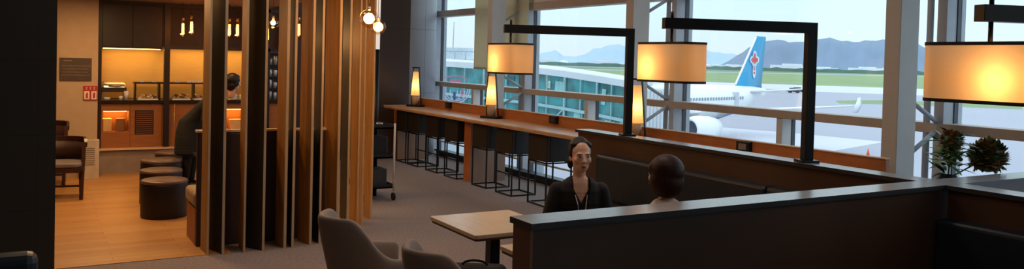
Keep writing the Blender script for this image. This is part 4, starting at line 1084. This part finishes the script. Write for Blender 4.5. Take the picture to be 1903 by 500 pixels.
def seated(loc, rz, label, lean, turn, arms, jacket, trouser, top, dz=0):
    t = thing('person', label, 'person', loc, rz)
    T = Vector((0,-lean*1.22-.012,1.235)); b = bm_()
    torso_pts(b, lean)
    P, R = head_shape(b, T, turn)
    capsule(b, (0,-lean*.98,.98), (0,T.y+.03,1.10), .054, .047)
    sh = []
    for s_ in (-1,1):
        S_ = Vector((s_*.165,-lean*.95,.985)); El, Wr = [Vector((s_*v[0],v[1],v[2])) for v in arms]
        chain(b, [(S_,.050),(S_.lerp(El,.5),.044),(El,.037)]); chain(b, [(El,.038),(El.lerp(Wr,.35),.037),(Wr,.024)])
        d = (Wr-El).normalized(); hand(b, Wr, (d+Vector((0,-.2,-.15))), (0,-.1,1), (-s_,0,.1))
        Hp = Vector((s_*.09,-.02,.54)); Kn = Vector((s_*.105,-.44,.50)); An = Vector((s_*.10,-.42,.09))
        chain(b, [(Hp,.088),(Kn,.060)]); chain(b, [(Kn,.058),(Kn.lerp(An,.35),.055),(An,.036)]); capsule(b, An+Vector((0,.03,-.04)), An+Vector((0,-.14,-.055)), .036, .030)
        sh.append((S_,El,Wr,Hp,Kn,An))
    remesh('body', b, SKIN, t, .0055, 3)
    # trousers and shoes
    b = bm_()
    for S_,El,Wr,Hp,Kn,An in sh: chain(b, [(Hp,.098),(Kn,.070)]); chain(b, [(Kn,.068),(An+Vector((0,0,.02)),.052)])
    ball(b,(0,0,.55),.05,20,(3.6,2.8,2.2)); remesh('trousers', b, trouser, t, .012, 3)
    for S_,El,Wr,Hp,Kn,An in sh:
        b = bm_(); capsule(b, An+Vector((0,.035,-.045)), An+Vector((0,-.15,-.055)), .043, .034); o = obj('shoe', b, BLACKM, t)
    # top under the jacket
    b = bm_(); torso_pts(b, lean, .006); o = remesh('top', b, top, t, .010, 2)
    # jacket: shell of the trunk and sleeves, open at the front in a V
    b = bm_(); torso_pts(b, lean, .019)
    for S_,El,Wr,Hp,Kn,An in sh: chain(b, [(S_,.059),(S_.lerp(El,.5),.056),(El,.050)]); chain(b, [(El,.051),(Wr-(Wr-El).normalized()*.015,.038)])
    jk = remesh('jacket', b, jacket, t, .009, 3)
    # cutter opening
    return t, T, P, R, jk
def vcut(jk, lean, zb, wtop, t):
    """cut the neck opening of a jacket with a wedge"""
    b = bm_(); y0,y1 = -.45,-.02-lean*.9
    pts = [(0,zb),(wtop,1.0),(wtop*1.15,1.2),(-wtop*1.15,1.2),(-wtop,1.0)]
    A = [b.verts.new((x,y0,z)) for x,z in pts]; B = [b.verts.new((x,y1,z)) for x,z in pts]
    for i in range(5): b.faces.new((A[i],A[(i+1)%5],B[(i+1)%5],B[i]))
    b.faces.new(A[::-1]); b.faces.new(B)
    c = obj('cut_shape', b, BLACKM)
    m = jk.modifiers.new('cut','BOOLEAN'); m.operation = 'DIFFERENCE'; m.object = c; m.solver = 'EXACT'
    c.parent = t
    dg = bpy.context.evaluated_depsgraph_get(); dg.update()
    me = bpy.data.meshes.new_from_object(jk.evaluated_get(dg)); jk.modifiers.clear(); jk.data = me
    bpy.data.objects.remove(c)
    for p in me.polygons: p.use_smooth = True

# woman 1, facing the camera side
D1 = 6.25; SC1 = 1.05; hp = at(1079,291,D1); r1 = radians(66); ln = .06
Rz = Matrix.Rotation(r1,3,'Z'); off = Rz@Vector((0,-ln*1.22-.012,0))
l1 = Vector((hp.x-off.x*SC1, hp.y-off.y*SC1, hp.z-1.235*SC1))
w1,T1,P1,R1,j1 = seated(tuple(l1), r1, 'woman in black jacket with hair tied back, seated facing the other woman', ln, radians(4), ((.235,-.06,.74),(.10,-.28,.66)), BLACKC, BLACKC, mat('dark top', (26,24,26), .8))
vcut(j1, ln, .78, .066, w1); vt = [c for c in w1.children if c.name.startswith('top')][0]; vcut(vt, ln, .905, .054, w1)
face_bits(P1, R1, w1, .002)
b = bm_()   # hair drawn back with a bun
def hE(b,P,R,c,r,s): ball(b,P(*c),r,22,s,M=R.to_3x3())
hE(b,P1,R1,(0,.042,.050),.0965,(.86,1.0,.98)); hE(b,P1,R1,(0,.085,.02),.055,(1.1,.8,1.1)); hE(b,P1,R1,(0,.115,-.02),.042,(1,.9,1))
for s_ in (-1,1): hE(b,P1,R1,(s_*.064,.018,.03),.038,(.55,1.1,1.5)); hE(b,P1,R1,(s_*.046,.0,.085),.036,(1.0,1.0,.8)); hE(b,P1,R1,(s_*.06,.06,-.05),.035,(.7,.9,1.4))
remesh('hair', b, HAIRB, w1, .006, 7)
b = bm_()
for s_ in (-1,1): bar(b, (s_*.062,-ln-.04,1.035),(s_*.03,-ln-.128,.90),.006,.003); bar(b,(s_*.03,-ln-.128,.90),(s_*.012,-ln-.135,.72),.006,.003)
obj('lanyard', b, mat('lanyard white', (200,200,205), .5), w1)
b = bm_(); lathe(b,[(.05,1.02),(.056,1.0),(.052,.995)],(0,-ln-.01,0)); b.free()
# woman 2, seen from behind
D2 = 5.12; SC2 = .97; hp2 = at(1232,326,D2); r2 = radians(-78); ln2 = .07
Rz = Matrix.Rotation(r2,3,'Z'); off = Rz@Vector((0,-ln2*1.22-.012,0)); l2 = Vector((hp2.x-off.x*SC2, hp2.y-off.y*SC2, hp2.z-1.235*SC2))
w2,T2,P2,R2,j2 = seated(tuple(l2), r2, 'woman with auburn bob haircut seen from behind, wearing a cream top', ln2, radians(0), ((.225,-.08,.74),(.09,-.30,.64)), mat('cream knit', (206,186,164), .85, 0, .08, 60), mat('grey trousers', (60,58,60), .8), mat('cream knit', (206,186,164), .85, 0, .08, 60))
face_bits(P2, R2, w2)
b = bm_()
hE(b,P2,R2,(0,.030,.038),.113,(.95,1.05,.93)); hE(b,P2,R2,(0,.050,-.03),.106,(1.03,.86,1.0))
for s_ in (-1,1): hE(b,P2,R2,(s_*.075,.022,-.035),.062,(.62,1.1,1.35)); hE(b,P2,R2,(s_*.062,-.025,.045),.048,(.75,.9,1.1)); hE(b,P2,R2,(s_*.07,.02,-.09),.05,(.62,1.1,.8))
hE(b,P2,R2,(0,.055,-.080),.088,(1.12,.80,.72)); 
remesh('hair', b, HAIRR, w2, .007, 14)
w1.scale = (SC1,)*3; w2.scale = (SC2,)*3
# seats under them
for k_,(l_,r_,sc_,lb) in enumerate(((l1,r1,SC1,'black upholstered cube seat under the woman in the black jacket'),(l2,r2,SC2,'black upholstered cube seat under the woman with the auburn bob'))):
    t = thing('cube_seat', lb, 'stool', (l_.x,l_.y,0), r_, 'cube seats under the two women')
    hs = .445*sc_+l_.z
    b = bm_(); prism(b, rrect(.34,.34,.05), .03,hs-.03); obj('body', b, SOFAM, t, .02)
    b = bm_(); prism(b, rrect(.32,.32,.05), 0,.03); obj('base', b, BLACKM, t)

# guest bending over the buffet, in dark clothes
gx = at(357,240,11.35); gl = Vector((gx.x,gx.y,.006)); gr_ = math.atan2(lat.y,lat.x)+pi/2   # faces +lat (to the right)
t = thing('person', 'person in dark coat leaning over towards the buffet, half hidden by the slats', 'person', tuple(gl), gr_)
b = bm_(); hipz = .93; LN = radians(44)
def Q(s_,x,z): return Vector((x, -sin(LN)*s_ , hipz+cos(LN)*s_+z))
for s_,a,c in ((0,.165,.13),(.1,.16,.125),(.2,.15,.118),(.3,.165,.12),(.4,.175,.115),(.46,.13,.085)):
    ball(b,Q(s_,0,0),.05,18,(a/.05,c/.05,1.7))
HT = Q(.70,0,0)+Vector((0,-.09,.04)); Pg,Rg = head_shape(b, HT, radians(62))
capsule(b,Q(.46,0,0),HT+Vector((0,.03,-.06)),.058,.05)
arm_=[]
for s_ in (-1,1):
    S_ = Q(.42,s_*.18,0); El = S_+Vector((s_*.05,.03,-.27)); Wr = El+Vector((-s_*.04,-.12,-.19)); arm_.append((S_,El,Wr))
    chain(b,[(S_,.05),(El,.038)]); chain(b,[(El,.038),(Wr,.025)]); hand(b,Wr,(0,-.5,-.9),(0,-.9,.4),(-s_,0,0))
    chain(b,[((s_*.09,.0,hipz),.088),((s_*.10,.01,.5),.058)]); chain(b,[((s_*.10,.01,.5),.056),((s_*.10,.05,.09),.037)]); capsule(b,(s_*.10,.07,.045),(s_*.10,-.11,.035),.036,.03)
remesh('body', b, SKIN, t, .007, 3)
b = bm_()
CO = ((-.40,.25,.20),(-.22,.24,.19),(-.1,.22,.18),(0,.205,.17),(.1,.19,.16),(.2,.185,.15),(.3,.195,.15),(.4,.20,.14),(.47,.15,.1))
for (s0_,a0_,c0_),(s1_,a1_,c1_) in zip(CO,CO[1:]):
    for k_ in range(5):
        u = k_/5; s_ = s0_+(s1_-s0_)*u; a = a0_+(a1_-a0_)*u; c = c0_+(c1_-c0_)*u
        p = Q(s_,0,0) if s_>=0 else Vector((0,.03*min(1,-s_*8),hipz+s_*1.1)); ball(b,p,.05,18,(a/.05,c/.05,1.2))
for S_,El,Wr in arm_: chain(b,[(S_,.07),(El,.055)]); chain(b,[(El,.055),(Wr,.042)])
remesh('coat', b, BLACKC, t, .012, 4)
b = bm_()
for s_ in (-1,1): chain(b,[((s_*.10,.0,.8),.095),((s_*.10,.01,.5),.07)]); chain(b,[((s_*.10,.01,.5),.068),((s_*.10,.05,.1),.055)])
remesh('trousers', b, BLACKC, t, .012, 3)
for s_ in (-1,1):
    b = bm_(); capsule(b,(s_*.10,.075,.045),(s_*.10,-.12,.04),.042,.036); obj('shoe', b, BLACKM, t)
b = bm_(); hE(b,Pg,Rg,(0,.03,.045),.104,(.88,1.03,.95)); hE(b,Pg,Rg,(0,.06,-.03),.08,(1,.8,1)); hE(b,Pg,Rg,(0,-.03,.09),.05,(1.2,1,.6))
for s_ in (-1,1): hE(b,Pg,Rg,(s_*.068,.02,0),.04,(.55,1.1,1.3))
remesh('hair', b, HAIRB, t, .008, 3)
face_bits(Pg,Rg,t)
